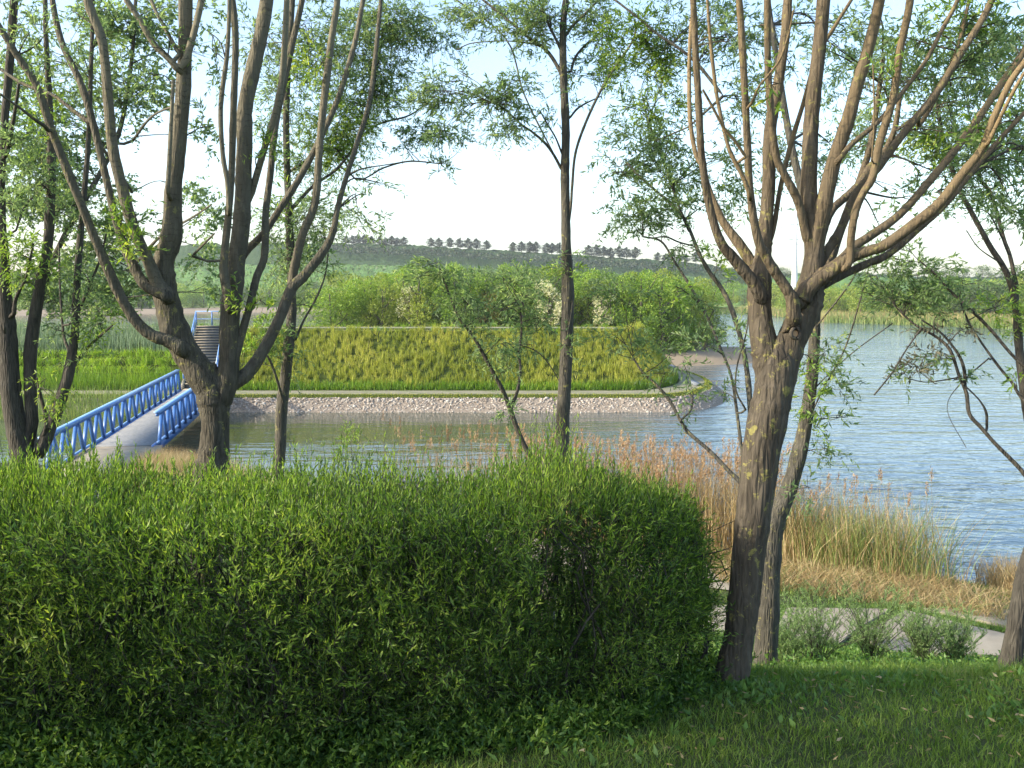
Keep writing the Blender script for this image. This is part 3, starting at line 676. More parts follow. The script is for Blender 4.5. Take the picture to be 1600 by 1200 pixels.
# ---- the big forked willow behind the hedge, left
Y1 = .15
tree('forked_willow', 'thick mossy willow forking low into many upright limbs beside the blue bridge', 7.5,
  [(330, 740, 60), (335, 690, 52), (335, 650, 52), (333, 620, 60), (333, 600, 46), (334, 580, 22), (335, 568, 6)],
  [([(338, 625, 50), (318, 590, 56), (290, 548, 50), (272, 512, 50), (262, 475, 46), (256, 440, 44), (257, 405, 38), (268, 367, 36), (270, 300, 30), (278, 233, 28), (287, 133, 26), (290, 0, 23), (288, -120, 20)], 7.5, 7.3, 0, .9),
   ([(262, 462, 30), (248, 446, 27), (228, 400, 20), (213, 367, 20), (197, 317, 20), (177, 233, 19), (170, 167, 18), (160, 67, 16), (137, 0, 15), (118, -90, 12)], 7.35, 6.9, .2, .9),
   ([(258, 462, 22), (228, 446, 19), (210, 419, 18), (192, 380, 15), (177, 327, 14), (163, 267, 13), (147, 200, 13), (127, 133, 12), (97, 67, 11), (82, 0, 10), (76, -80, 8)], 7.3, 7.9, .1, .3),
   ([(285, 545, 30), (262, 532, 24), (240, 525, 22), (216, 506, 20), (192, 470, 19), (168, 419, 18), (150, 377, 16), (127, 320, 15), (100, 253, 15), (77, 193, 14), (57, 133, 13), (27, 87, 12), (0, 43, 11), (-40, -20, 9)], 7.35, 6.6, .1, .5),
   ([(278, 108, 13), (262, 90, 11), (240, 68, 11), (218, 30, 10), (198, 0, 10), (180, -40, 8)], 7.3, 7.0, .6, .8),
   ([(280, 85, 8), (262, 52, 7), (245, 20, 6), (234, -5, 6)], 7.3, 7.5, .6, .8),
   ([(290, 95, 14), (298, 70, 13), (306, 40, 12), (316, -5, 12)], 7.3, 7.5, .7, .9),
   ([(262, 300, 9), (265, 240, 8), (268, 180, 7), (271, 125, 7)], 7.25, 7.2, .5, .7),
   ([(133, 187, 8), (105, 165, 7), (80, 147, 6), (40, 133, 6), (0, 108, 5)], 7.6, 7.9, .1, .3),
   ([(70, 197, 7), (52, 185, 6), (33, 170, 5), (0, 147, 4)], 6.8, 6.5, .1, .3),
   ([(345, 622, 46), (356, 585, 40), (358, 540, 36), (360, 490, 36), (366, 440, 36), (370, 400, 32), (377, 350, 31), (380, 283, 29), (382, 233, 28), (383, 167, 27), (397, 100, 26), (410, 43, 25), (417, 0, 24), (430, -100, 20)], 7.5, 7.8, 0, .9),
   ([(360, 480, 18), (350, 430, 16), (350, 400, 14), (357, 333, 13), (362, 267, 12), (365, 167, 12), (368, 67, 12), (363, 0, 12), (358, -60, 10)], 7.4, 7.1, .2, .5),
   ([(358, 330, 8), (355, 283, 9), (348, 240, 9), (345, 167, 9), (355, 83, 8), (358, 17, 7), (358, -40, 6)], 7.2, 7.0, .4, .6),
   ([(376, 345, 13), (382, 322, 13), (393, 300, 13), (413, 233, 12), (433, 167, 12), (443, 100, 11), (448, 0, 10), (452, -60, 8)], 7.7, 7.2, .5, .9),
   ([(362, 575, 16), (376, 528, 15), (392, 470, 14), (402, 430, 14), (413, 400, 13), (415, 333, 13), (423, 267, 12), (430, 200, 12), (443, 133, 12), (457, 67, 11), (472, 0, 10), (480, -50, 8)], 7.5, 8.2, .1, .4),
   ([(372, 412, 16), (387, 390, 14), (410, 367, 13), (433, 333, 12), (467, 280, 12), (497, 223, 11), (527, 157, 10), (553, 73, 9), (567, 0, 8), (572, -50, 7)], 7.8, 8.8, .1, .7),
   ([(340, 618, 40), (362, 600, 30), (385, 585, 26), (413, 545, 22), (438, 495, 20), (455, 452, 20), (476, 430, 18), (507, 390, 15), (521, 360, 12), (527, 327, 10), (540, 280, 9), (557, 227, 9), (577, 160, 8), (587, 83, 8), (595, 0, 7), (598, -50, 6)], 7.5, 8.9, .1, .3),
   ([(455, 458, 16), (460, 420, 16), (473, 367, 15), (492, 317, 14), (498, 250, 13), (502, 200, 13), (507, 150, 13), (517, 67, 12), (527, 0, 11), (530, -60, 9)], 8.0, 8.3, .2, 1.0),
   ([(300, 400, 5), (320, 380, 4), (335, 365, 3)], 7.3, 7.1, .3, .3)],
  [(560, 320, 38, 42, 8.6, .55, .1), (590, 283, 12, 10, 8.8, .8, .1), (405, 250, 12, 30, 7.5, .6, .0, 'bright_leaf'), (422, 225, 12, 20, 7.4, .8, .0, 'bright_leaf'),
   (205, 375, 20, 40, 7.2, 1.2, .0, 'bright_leaf'), (212, 340, 14, 24, 7.2, .8, 0, 'bright_leaf'), (500, 100, 25, 50, 8.2, .7, .1, 'bright_leaf'), (535, 110, 16, 30, 8.4, .7, .1),
   (245, 60, 20, 50, 7.1, .5), (115, 30, 24, 40, 7.2, .7), (60, 60, 24, 40, 6.8, .7), (340, 80, 14, 60, 7.2, .25), (450, 300, 20, 24, 8.2, .5, 0, 'bright_leaf'),
   (225, 110, 14, 34, 7.2, .6), (385, 480, 16, 30, 7.4, .5, 0, 'bright_leaf'), (412, 470, 12, 16, 7.4, .8, 0, 'bright_leaf'), (325, 200, 8, 30, 7.4, .3)],
  root_flare=1.15, knob=.045)

# ---- dark three-stemmed willow at the left edge
tree('dark_willow', 'dark willow with several steep stems from one base at the left edge', 9.5,
  [(40, 735, 50), (35, 705, 44), (27, 670, 40), (18, 620, 36), (14, 560, 34), (10, 500, 32)],
  [([(12, 520, 30), (6, 450, 26), (5, 400, 20), (2, 330, 14), (3, 260, 13), (8, 180, 13), (15, 100, 14), (22, 0, 14), (26, -70, 10)], 9.5, 9.2, 0, .2),
   ([(40, 700, 26), (50, 660, 22), (48, 620, 22), (48, 540, 22), (62, 450, 18), (75, 380, 17), (80, 270, 16), (78, 180, 12), (72, 60, 9), (70, -20, 8)], 9.5, 9.8, 0, .4),
   ([(62, 708, 24), (82, 660, 22), (98, 615, 21), (108, 580, 19), (117, 520, 15), (120, 450, 13), (124, 390, 12), (130, 320, 10), (138, 220, 9), (143, 80, 7), (146, -20, 6)], 9.5, 10.2, 0, .3),
   ([(104, 592, 8), (120, 565, 6), (140, 540, 5), (160, 522, 4), (176, 508, 3)], 9.9, 9.6, 0, .2),
   ([(110, 552, 6), (100, 525, 5), (95, 470, 4), (93, 420, 4), (92, 380, 3)], 9.9, 10.2, 0, .2),
   ([(117, 500, 6), (130, 470, 6), (146, 432, 5), (158, 400, 4), (166, 365, 3)], 9.9, 9.7, 0, .2),
   ([(10, 240, 8), (18, 205, 8), (24, 170, 6), (30, 130, 5)], 9.3, 9.0, 0, .2),
   ([(22, 490, 8), (24, 470, 7), (30, 455, 6), (42, 430, 5), (52, 380, 4)], 9.4, 9.2, 0, .2),
   ([(64, 690, 8), (73, 660, 7), (64, 620, 6), (58, 590, 4)], 9.5, 9.3, 0, .2),
   ([(25, 360, 4), (40, 320, 4), (62, 300, 4), (75, 285, 3)], 9.4, 9.7, 0, .2)],
  [(55, 270, 40, 45, 9.2, 1.1), (30, 230, 30, 30, 9.2, .9), (30, 390, 32, 40, 9.2, 1.1, .3, 'bright_leaf'), (65, 430, 26, 30, 9.4, .9, .3, 'bright_leaf'), (140, 440, 34, 40, 9.8, 1.0, .3), (150, 495, 30, 26, 9.7, .9, .3, 'bright_leaf'),
   (70, 110, 18, 70, 9.8, 1.3, .1, 'bright_leaf'), (30, 40, 34, 44, 9.2, .7), (75, 220, 12, 60, 9.8, 1.0, .1, 'bright_leaf'), (100, 340, 26, 36, 9.8, .7), (110, 100, 26, 50, 10, .6), (160, 60, 24, 44, 10, .5),
   (75, 590, 16, 40, 9.3, .9, .2, 'bright_leaf'), (110, 480, 14, 40, 9.6, .8, .2), (145, 180, 26, 40, 10, .5), (12, 320, 20, 26, 9.1, .9), (90, 520, 14, 30, 9.5, .6, .2), (130, 560, 20, 22, 9.7, .4, .2)],
  bark_='bark_dark', root_flare=1.2, knob=.045, dens=.85)

# ---- slim willow right of the fork
tree('slim_willow', 'slim upright willow between the forked willow and the open channel', 12.5,
  [(433, 745, 23), (436, 720, 21), (438, 690, 21), (440, 640, 21), (446, 590, 20), (452, 530, 19), (457, 480, 17)],
  [([(456, 490, 17), (455, 430, 15), (452, 347, 14), (450, 300, 13), (447, 200, 12), (450, 100, 11), (457, 0, 10), (460, -60, 8)], 12.5, 12.5, 0, .2),
   ([(446, 640, 5), (432, 590, 5), (420, 560, 4), (408, 545, 3)], 12.5, 12.0, 0, .1),
   ([(462, 530, 5), (475, 500, 4), (492, 470, 4), (508, 430, 3), (514, 380, 3)], 12.5, 12.9, 0, .1),
   ([(452, 330, 7), (490, 290, 6), (530, 260, 5), (570, 200, 5), (590, 100, 5), (600, 40, 4)], 12.5, 13.5, 0, .2),
   ([(450, 270, 6), (520, 230, 4), (556, 280, 3), (600, 262, 3), (640, 252, 3), (690, 256, 2)], 12.6, 13.3, 0, .2),
   ([(530, 260, 4), (580, 200, 4), (640, 180, 3), (680, 150, 2)], 13, 13.6, 0, .2)],
  [(560, 60, 55, 60, 13, 1.1), (610, 25, 60, 36, 13.3, 1.2), (640, 52, 40, 24, 13.3, 1.0), (690, 55, 26, 20, 13.5, 1.0), (500, 60, 40, 60, 12.8, .9),
   (520, 190, 50, 50, 12.9, 1.1, .3, 'bright_leaf'), (560, 180, 44, 44, 13.2, 1.0), (600, 150, 30, 44, 13.4, .9), (480, 250, 30, 50, 12.6, .8), (540, 240, 34, 34, 13, 1.0, .3, 'bright_leaf'),
   (470, 330, 40, 34, 12.6, .9), (500, 350, 34, 40, 13, .8), (430, 330, 24, 36, 12.4, .6), (650, 205, 34, 16, 13.4, 1.0), (690, 206, 30, 14, 13.4, .9), (640, 215, 26, 12, 13.4, .8), (690, 262, 16, 12, 13.4, .9), (715, 225, 14, 10, 13.4, .8),
   (440, 140, 40, 60, 12.5, .7), (400, 60, 36, 50, 12.8, .7), (470, 400, 36, 30, 12.6, .8), (430, 410, 26, 30, 12.4, .8), (500, 420, 24, 24, 12.8, .5), (445, 550, 18, 40, 12.3, .6), (600, 105, 40, 30, 13.5, 1.0),
   (410, 520, 22, 34, 12.2, .9, .3, 'bright_leaf'), (395, 560, 16, 30, 12.2, .8, .3, 'bright_leaf'), (475, 470, 22, 30, 12.6, .5)],
  bark_='bark_slim', ll=.075, lw=.015)
# ---- a paler willow farther back between the stems on the left
tree('background_willow', 'pale leafy willow farther back, seen between the steep left stems', 24,
  [(52, 690, 14), (50, 620, 13), (54, 540, 12), (68, 450, 11), (95, 380, 10), (140, 300, 9), (185, 210, 8), (205, 100, 7), (212, 0, 6)],
  [([(205, 420, 6), (250, 370, 5), (300, 340, 4), (330, 320, 3)], 24.0, 17.4, 0, .2), ([(206, 300, 6), (160, 230, 5), (130, 180, 4)], 24.0, 16.6, 0, .2),
   ([(207, 220, 5), (240, 180, 4), (290, 160, 3)], 24.0, 17.5, 0, .2), ([(202, 470, 5), (170, 440, 4), (130, 420, 4)], 24.0, 16.7, 0, .2)],
  [(200, 160, 60, 34, 24.0, .4), (235, 140, 44, 34, 24.0, .5), (60, 300, 50, 40, 24.0, .8), (100, 240, 50, 44, 24.0, .7), (30, 240, 40, 40, 24.0, .8), (170, 300, 30, 30, 24.0, .5), (20, 130, 34, 50, 24.0, .8), (40, 430, 40, 34, 24.0, .9), (90, 470, 34, 30, 24.0, .9), (180, 30, 50, 40, 24.0, .6), (250, 20, 40, 30, 24.0, .5), (160, 120, 40, 40, 23.6, .7), (150, 220, 30, 30, 23.6, .5), (200, 60, 50, 40, 24.0, .7), (320, 215, 16, 26, 24.0, .5), (325, 330, 26, 34, 24.0, .5),
   (300, 290, 20, 20, 24.0, .7), (215, 360, 40, 30, 24.0, .8), (150, 370, 40, 30, 23.6, .8), (110, 330, 30, 36, 23.6, .8), (200, 430, 40, 30, 24.0, .9), (165, 470, 34, 30, 24.0, 1.0), (320, 400, 26, 26, 24.0, .5), (330, 450, 24, 20, 24.0, .5), (225, 445, 24, 24, 24.0, .8),
   (60, 180, 40, 40, 23.6, .8), (40, 330, 30, 30, 23.6, .9), (330, 90, 16, 26, 24.0, .3), (330, 20, 20, 20, 24.0, .4), (115, 410, 36, 24, 24.0, .9)],
  bark_='bark_slim', ll=.13, lw=.026, dens=.6)
# ---- sapling and centre tree
tree('leaning_sapling', 'thin leaning sapling with a crooked fork left of the straight centre tree', 12,
  [(832, 716, 10), (823, 703, 9), (807, 667, 9), (797, 637, 9)],
  [([(797, 640, 9), (787, 613, 8), (772, 585, 7), (757, 557, 7), (745, 535, 6), (733, 517, 6), (718, 497, 5), (700, 455, 4), (688, 420, 3)], 12, 11.7, 0, 0),
   ([(797, 640, 7), (808, 612, 6), (813, 580, 5), (811, 550, 5), (815, 515, 4), (812, 480, 3)], 12, 12.4, 0, 0),
   ([(800, 535, 2), (840, 550, 2), (865, 580, 2), (880, 610, 2)], 12.2, 12.1, 0, 0)],
  [(690, 410, 20, 14, 11.7, 1.2), (675, 425, 26, 14, 11.7, .9), (705, 435, 22, 14, 11.7, 1.0), (735, 470, 24, 26, 11.8, 1.1), (700, 455, 18, 14, 11.7, .9), (750, 495, 14, 14, 11.8, .7), (800, 445, 24, 24, 12.3, .6), (790, 480, 34, 24, 12.3, .7), (830, 490, 24, 24, 12.3, .7),
   (815, 455, 24, 26, 12.4, .8, .3), (770, 545, 22, 18, 11.9, .9), (795, 580, 16, 14, 11.9, .8), (740, 520, 12, 12, 11.7, .7), (795, 640, 14, 18, 12, .9), (830, 540, 20, 20, 12.3, .7), (850, 515, 16, 16, 12.3, .7), (790, 540, 16, 14, 12, .8)],
  bark_='bark_dark', ll=.085, lw=.017)
tree('centre_tree', 'single straight slender trunk rising through the middle of the view', 11,
  [(876, 735, 28), (878, 715, 26), (880, 640, 25), (885, 560, 23), (887, 480, 23), (886, 420, 22), (885, 385, 18), (883, 280, 16), (884, 200, 15), (880, 110, 14), (880, 40, 12), (884, 0, 11), (888, -80, 9)],
  [([(876, 262, 6), (864, 240, 5), (850, 222, 5), (830, 205, 4), (815, 195, 4), (790, 172, 3), (770, 160, 3)], 11, 10.7, 0, .2),
   ([(877, 115, 7), (864, 92, 7), (850, 75, 6), (836, 67, 6), (810, 45, 5), (780, 20, 5), (755, 0, 4)], 11, 11.5, 0, .2),
   ([(877, 78, 6), (868, 60, 5), (858, 40, 5), (842, 0, 4)], 11, 10.6, 0, .2),
   ([(882, 58, 6), (895, 40, 5), (912, 24, 5), (940, -5, 4)], 11, 11.2, 0, .2),
   ([(892, 112, 5), (898, 92, 5), (910, 75, 4), (930, 58, 4), (945, 45, 3)], 11, 11.3, 0, .2),
   ([(878, 240, 4), (868, 215, 3), (856, 195, 3), (843, 172, 2)], 11, 10.8, 0, .2),
   ([(892, 182, 4), (902, 170, 4), (916, 161, 3), (940, 150, 2)], 11, 11.2, 0, .2),
   ([(888, 350, 6), (892, 320, 5), (894, 290, 5), (899, 240, 5), (915, 192, 5), (942, 135, 5), (970, 92, 5), (985, 70, 4), (993, 50, 4), (992, 30, 3)], 11, 10.6, .2, .6),
   ([(840, 70, 3), (815, 66, 3), (790, 64, 2), (765, 65, 2), (735, 68, 2), (713, 78, 2)], 11.3, 11.8, 0, .2),
   ([(876, 262, 3), (820, 150, 3), (790, 60, 3), (700, -10, 3)], 11.4, 11.9, 0, .2),
   ([(545, 273, 4), (565, 264, 3), (600, 258, 2), (645, 252, 2), (690, 256, 2)], 12.3, 12.8, 0, .1)],
  [(760, 15, 44, 24, 11.5, 1.1), (830, 40, 46, 30, 11.2, 1.2), (800, 60, 40, 20, 11.2, 1.0), (700, 20, 30, 16, 11.8, .8), (755, 40, 20, 16, 11.6, .8), (930, 20, 44, 24, 11.2, 1.1), (860, 30, 26, 30, 10.8, .8),
   (800, 135, 42, 22, 10.7, 1.2), (765, 150, 34, 26, 10.7, 1.2), (700, 150, 46, 20, 10.9, 1.2), (680, 130, 34, 18, 10.9, 1.0), (790, 185, 34, 24, 10.7, 1.0), (700, 195, 40, 14, 10.9, .9), (795, 210, 18, 12, 10.6, .9), (655, 160, 20, 18, 11, .8),
   (915, 115, 30, 22, 11.2, 1.0), (945, 100, 24, 24, 11.2, .8), (860, 185, 20, 26, 10.8, .5), (862, 20, 30, 20, 10.7, .8), (900, 150, 14, 20, 11, .4), (886, 395, 12, 14, 10.8, .7), (885, 420, 16, 12, 10.8, .8, .3, 'bright_leaf'), (882, 560, 16, 40, 10.8, .3), (945, 45, 34, 20, 11, .9), (720, 115, 10, 8, 11, .5)],
  bark_='bark_slim', ll=.07, lw=.015)

# ---- leaning willow behind the near one, right
tree('leaning_willow', 'darker leaning willow close behind the near lichened willow, its trunk bent at the fork', 7.6,
  [(1190, 1060, 48), (1196, 1020, 44), (1200, 950, 42), (1203, 870, 40), (1212, 812, 38), (1233, 762, 31), (1253, 690, 26), (1265, 620, 23), (1271, 560, 21), (1273, 490, 20)],
  [([(1273, 500, 20), (1274, 430, 18), (1260, 330, 16), (1235, 220, 13), (1215, 100, 10), (1200, 0, 8)], 7.6, 8.6, 0, .3),
   ([(1205, 838, 26), (1188, 795, 16), (1160, 757, 10), (1140, 737, 8), (1107, 703, 7), (1077, 677, 7), (1063, 657, 6), (1047, 627, 6), (1027, 603, 5), (1003, 580, 4), (990, 560, 3)], 7.6, 8.3, 0, 0),
   ([(1172, 770, 8), (1163, 735, 7), (1153, 657, 6), (1143, 590, 5), (1127, 547, 5), (1107, 500, 5), (1080, 450, 5), (1053, 407, 4), (1033, 377, 4), (1005, 370, 3)], 7.8, 8.6, 0, 0),
   ([(1185, 800, 12), (1175, 700, 10), (1170, 607, 10), (1160, 540, 9), (1143, 483, 9), (1127, 450, 8), (1110, 427, 8), (1093, 397, 7), (1070, 343, 6), (1045, 315, 6), (1027, 300, 5), (997, 273, 5), (980, 255, 4)], 7.8, 8.9, 0, .2),
   ([(1075, 358, 5), (1060, 320, 5), (1040, 260, 5), (1025, 220, 4), (1013, 190, 4)], 8.6, 9.2, 0, .2),
   ([(1085, 385, 3), (1060, 378, 3), (1040, 370, 3), (1020, 372, 2)], 8.6, 8.4, 0, 0),
   ([(1130, 150, 6), (1090, 100, 6), (1060, 75, 5), (1030, 55, 5), (1000, 30, 4), (968, 5, 4)], 8.8, 9.4, .2, .4),
   ([(1063, 657, 4), (1080, 640, 3), (1083, 615, 2)], 8, 8.1, 0, 0),
   ([(1165, 640, 4), (1150, 610, 3), (1152, 570, 3), (1166, 520, 3), (1170, 480, 2)], 7.9, 7.7, 0, 0),
   ([(1268, 520, 3), (1330, 440, 3), (1345, 400, 2)], 7.6, 7.2, 0, 0),
   ([(1262, 660, 3), (1285, 610, 3), (1320, 545, 3), (1345, 465, 3), (1362, 400, 2)], 7.6, 7.2, 0, 0),
   ([(1265, 615, 3), (1300, 580, 2), (1340, 545, 2), (1395, 505, 2)], 7.6, 7.4, 0, 0)],
  [(985, 60, 44, 44, 9.3, 1.2, .3, 'bright_leaf'), (1010, 110, 40, 50, 9.3, 1.2, .3, 'bright_leaf'), (1050, 60, 40, 50, 9.2, 1.0, .3), (1030, 170, 44, 30, 9.3, 1.1, .3, 'bright_leaf'), (985, 170, 26, 26, 9.2, .8), (1000, 220, 44, 30, 9.1, 1.1), (970, 250, 36, 22, 9, 1.0), (960, 270, 30, 20, 8.9, .9),
   (1040, 280, 50, 30, 8.8, 1.3), (1020, 330, 50, 24, 8.7, 1.1), (980, 340, 36, 20, 8.7, 1.0), (1060, 230, 40, 36, 8.9, 1.0), (1000, 355, 34, 16, 8.6, .8), (1080, 330, 40, 24, 8.5, 1.0), (1055, 375, 30, 16, 8.5, .8), (1130, 310, 24, 34, 8.6, .9), (1150, 250, 30, 44, 8.7, .8),
   (955, 535, 40, 16, 8.3, .5), (1005, 550, 36, 20, 8.3, .6), (1040, 590, 30, 20, 8.2, .5), (1075, 630, 20, 26, 8.1, .6), (990, 505, 34, 14, 8.3, .45), (1075, 570, 24, 18, 8.1, .4), (1100, 480, 22, 24, 8.1, .8), (1060, 455, 14, 22, 8.1, .9, .3, 'bright_leaf'), (985, 455, 34, 16, 8.3, .8), (960, 470, 20, 14, 8.3, .8, .3, 'bright_leaf'), (1090, 540, 26, 20, 8, .8), (1125, 610, 18, 24, 7.9, .6),
   (1045, 545, 30, 16, 8.2, .4), (1120, 420, 18, 20, 8.2, .8, .3, 'bright_leaf'), (1150, 520, 20, 30, 7.8, .5), (1290, 540, 22, 30, 7.5, .8, .4), (1295, 600, 24, 30, 7.5, .8, .4), (1270, 640, 20, 30, 7.4, .8, .4, 'bright_leaf'), (1280, 700, 22, 26, 7.5, .7, .4), (1300, 650, 26, 12, 7.5, .7, .1), (1255, 560, 14, 26, 7.4, .8, .4, 'bright_leaf'), (1260, 760, 22, 20, 7.4, .5, .4),
   (1150, 60, 50, 50, 9.2, .9), (1160, 150, 40, 50, 9, .8), (1220, 250, 26, 34, 8.8, .9), (1235, 60, 26, 60, 9, .8), (1300, 230, 34, 40, 9.2, .8), (1105, 20, 40, 30, 9.4, .9), (1330, 60, 40, 50, 9.4, .8)],
  bark_='bark_slim', ll=.062, lw=.0135, root_flare=1.1)

# ---- the near willow at the right of the hedge
NW = tree('near_willow', 'stout near willow with yellow lichen and a round cut scar, fanning into many tan limbs', 5.1,
  [(1128, 1108, 76), (1134, 1085, 68), (1147, 1040, 60), (1157, 980, 56), (1164, 920, 60), (1171, 850, 63), (1183, 760, 67), (1191, 700, 71), (1203, 640, 72), (1211, 595, 70), (1216, 565, 62), (1220, 540, 36), (1222, 520, 10)],
  [([(1205, 625, 44), (1201, 590, 48), (1196, 550, 50), (1190, 515, 46), (1187, 480, 42), (1187, 450, 44), (1188, 425, 38), (1192, 400, 30), (1194, 375, 28), (1198, 330, 24), (1201, 292, 24), (1203, 206, 22), (1216, 131, 19), (1227, 56, 17), (1231, 0, 16), (1236, -80, 13)], 5.1, 5.4, 0, .7),
   ([(1190, 465, 26), (1178, 442, 24), (1158, 418, 22), (1143, 400, 20), (1130, 385, 18), (1119, 360, 16), (1108, 320, 15), (1101, 280, 14), (1095, 230, 13), (1092, 170, 13), (1090, 133, 12), (1086, 67, 12), (1083, 0, 11), (1080, -60, 9)], 5.1, 4.8, .0, .9),
   ([(1188, 440, 26), (1178, 418, 22), (1164, 395, 20), (1148, 372, 18), (1132, 350, 15), (1120, 326, 13), (1108, 296, 10), (1098, 262, 8), (1087, 240, 8), (1078, 183, 8), (1077, 100, 7), (1080, 30, 6)], 5.2, 5.5, .2, 1.0),
   ([(1240, 500, 30), (1238, 470, 24), (1228, 450, 20), (1213, 428, 20), (1197, 402, 18), (1186, 380, 17), (1178, 345, 15), (1171, 290, 14), (1168, 230, 14), (1165, 169, 13), (1160, 75, 13), (1155, 0, 12), (1150, -60, 10)], 5.0, 4.7, .1, 1.0),
   ([(1172, 305, 9), (1160, 275, 8), (1146, 248, 8), (1136, 222, 7), (1122, 161, 7), (1115, 112, 7), (1108, 40, 6), (1104, -20, 5)], 4.8, 4.6, .7, 1.0),
   ([(1165, 245, 6), (1148, 220, 6), (1130, 198, 5), (1112, 165, 5), (1098, 140, 4)], 4.75, 4.6, .8, 1.0),
   ([(1196, 395, 8), (1208, 360, 9), (1218, 300, 9), (1228, 255, 9), (1240, 210, 9), (1254, 165, 8), (1276, 90, 8), (1305, 40, 7), (1330, 0, 6)], 5.2, 5.5, .4, 1.0),
   ([(1213, 630, 44), (1222, 590, 52), (1232, 545, 54), (1246, 510, 54), (1260, 478, 56), (1266, 452, 50), (1270, 425, 40), (1272, 400, 36), (1271, 375, 34), (1267, 340, 32), (1264, 300, 30), (1265, 244, 28), (1269, 169, 26), (1280, 75, 24), (1287, 0, 23), (1292, -80, 20)], 5.1, 5.3, 0, .5),
   ([(1270, 395, 20), (1258, 360, 17), (1250, 325, 16), (1240, 300, 15), (1224, 270, 14), (1214, 248, 14), (1206, 195, 13), (1200, 112, 12), (1199, 0, 12), (1198, -60, 10)], 5.15, 4.8, .2, .8),
   ([(1272, 400, 30), (1278, 360, 30), (1285, 330, 30), (1302, 255, 26), (1325, 187, 24), (1340, 131, 22), (1359, 67, 20), (1374, 0, 19), (1388, -70, 16)], 5.15, 5.0, .2, 1.0),
   ([(1312, 248, 10), (1330, 226, 10), (1359, 202, 9), (1380, 182, 9), (1400, 157, 8), (1445, 97, 8), (1470, 50, 8), (1494, 5, 8), (1510, -40, 6)], 5.05, 5.5, .3, 1.0),
   ([(1322, 418, 14), (1328, 405, 14), (1330, 370, 14), (1337, 330, 14), (1350, 300, 14), (1362, 281, 15), (1370, 250, 15), (1374, 225, 15), (1396, 150, 14), (1407, 75, 14), (1419, 19, 14), (1428, -40, 12)], 4.95, 4.7, .4, .8),
   ([(1276, 420, 22), (1291, 394, 18), (1310, 365, 17), (1325, 330, 16), (1340, 300, 16), (1374, 259, 15), (1419, 199, 14), (1460, 150, 14), (1497, 90, 13), (1531, 37, 12), (1552, -5, 11), (1570, -50, 9)], 5.2, 5.7, .2, .7),
   ([(1278, 432, 24), (1310, 409, 17), (1335, 385, 16), (1362, 367, 16), (1407, 334, 15), (1460, 274, 14), (1494, 232, 14), (1527, 187, 13), (1565, 131, 13), (1600, 80, 12), (1640, 20, 10)], 5.1, 5.5, .2, .8),
   ([(1250, 470, 38), (1266, 448, 32), (1299, 424, 27), (1320, 408, 25), (1340, 397, 22), (1360, 391, 20), (1385, 382, 20), (1430, 349, 20), (1467, 319, 19), (1505, 270, 17), (1535, 232, 15), (1552, 187, 13), (1578, 130, 12), (1605, 92, 11), (1640, 40, 9)], 5.05, 4.6, .1, .9),
   ([(1275, 450, 22), (1310, 433, 15), (1355, 412, 14), (1380, 402, 14), (1400, 388, 13), (1437, 356, 12), (1475, 322, 11), (1512, 277, 10), (1560, 220, 9), (1602, 175, 8), (1640, 130, 7)], 5.2, 5.4, .0, .4),
   ([(1275, 410, 20), (1285, 365, 16), (1299, 330, 15), (1325, 305, 14), (1345, 285, 14), (1359, 262, 14), (1381, 238, 12), (1398, 200, 10), (1406, 150, 8)], 5.3, 6.0, .1, .4),
   ([(1290, 420, 20), (1302, 394, 16), (1321, 337, 15), (1340, 290, 14), (1352, 255, 13), (1362, 217, 12), (1372, 150, 9), (1380, 90, 8)], 5.4, 6.2, .1, .4),
   ([(1175, 160, 5), (1186, 135, 4), (1205, 112, 4), (1220, 90, 4), (1233, 50, 3), (1240, 15, 3)], 4.8, 4.6, .6, .8),
   ([(1545, 222, 8), (1560, 190, 7), (1580, 150, 7), (1598, 118, 6), (1625, 80, 5)], 4.7, 4.5, .8, 1.0),
   ([(1438, 195, 8), (1458, 160, 8), (1478, 120, 7), (1500, 60, 7), (1512, 10, 6)], 5.6, 5.9, .6, .9),
   ([(1362, 250, 3), (1366, 190, 3), (1365, 130, 3), (1364, 100, 2)], 4.8, 4.7, .6, .8)],
  [(1218, 130, 12, 26, 4.8, .8, .0, 'bright_leaf'), (1385, 130, 14, 26, 4.8, .6, .0, 'bright_leaf'), (1440, 60, 50, 34, 5.6, .9), (1500, 30, 50, 34, 5.8, 1.0, .3, 'bright_leaf'), (1560, 40, 44, 40, 5.8, 1.1), (1480, 110, 40, 40, 5.8, .9), (1540, 110, 44, 44, 5.8, 1.1),
   (1580, 180, 34, 44, 5.5, 1.1), (1500, 180, 50, 30, 5.8, 1.0, .3), (1460, 210, 40, 30, 5.8, .9, .3, 'bright_leaf'), (1545, 205, 24, 24, 4.8, .9, .1, 'bright_leaf'), (1575, 250, 34, 40, 5.8, 1.1), (1530, 300, 34, 26, 5.9, .8), (1440, 270, 30, 26, 5.9, .6), (1590, 330, 26, 30, 5.9, .9),
   (1410, 210, 30, 34, 6, .8), (1350, 120, 20, 34, 6, .7), (1430, 130, 26, 34, 6, .8), (1590, 90, 24, 40, 5.5, .9), (1340, 230, 22, 30, 6.1, .8), (1390, 310, 30, 24, 6.1, .6), (1365, 35, 26, 30, 5.9, .7), (1300, 60, 14, 40, 5.9, .4), (1182, 320, 12, 20, 5.5, .3), (1480, 270, 26, 16, 6, .6), (1380, 355, 20, 12, 6.1, .5), (1425, 310, 20, 14, 6.1, .5), (1140, 40, 20, 40, 5.4, .4)],
  bark_='bark_near', root_flare=1.12, knob=.024, ll=.055, lw=.012)
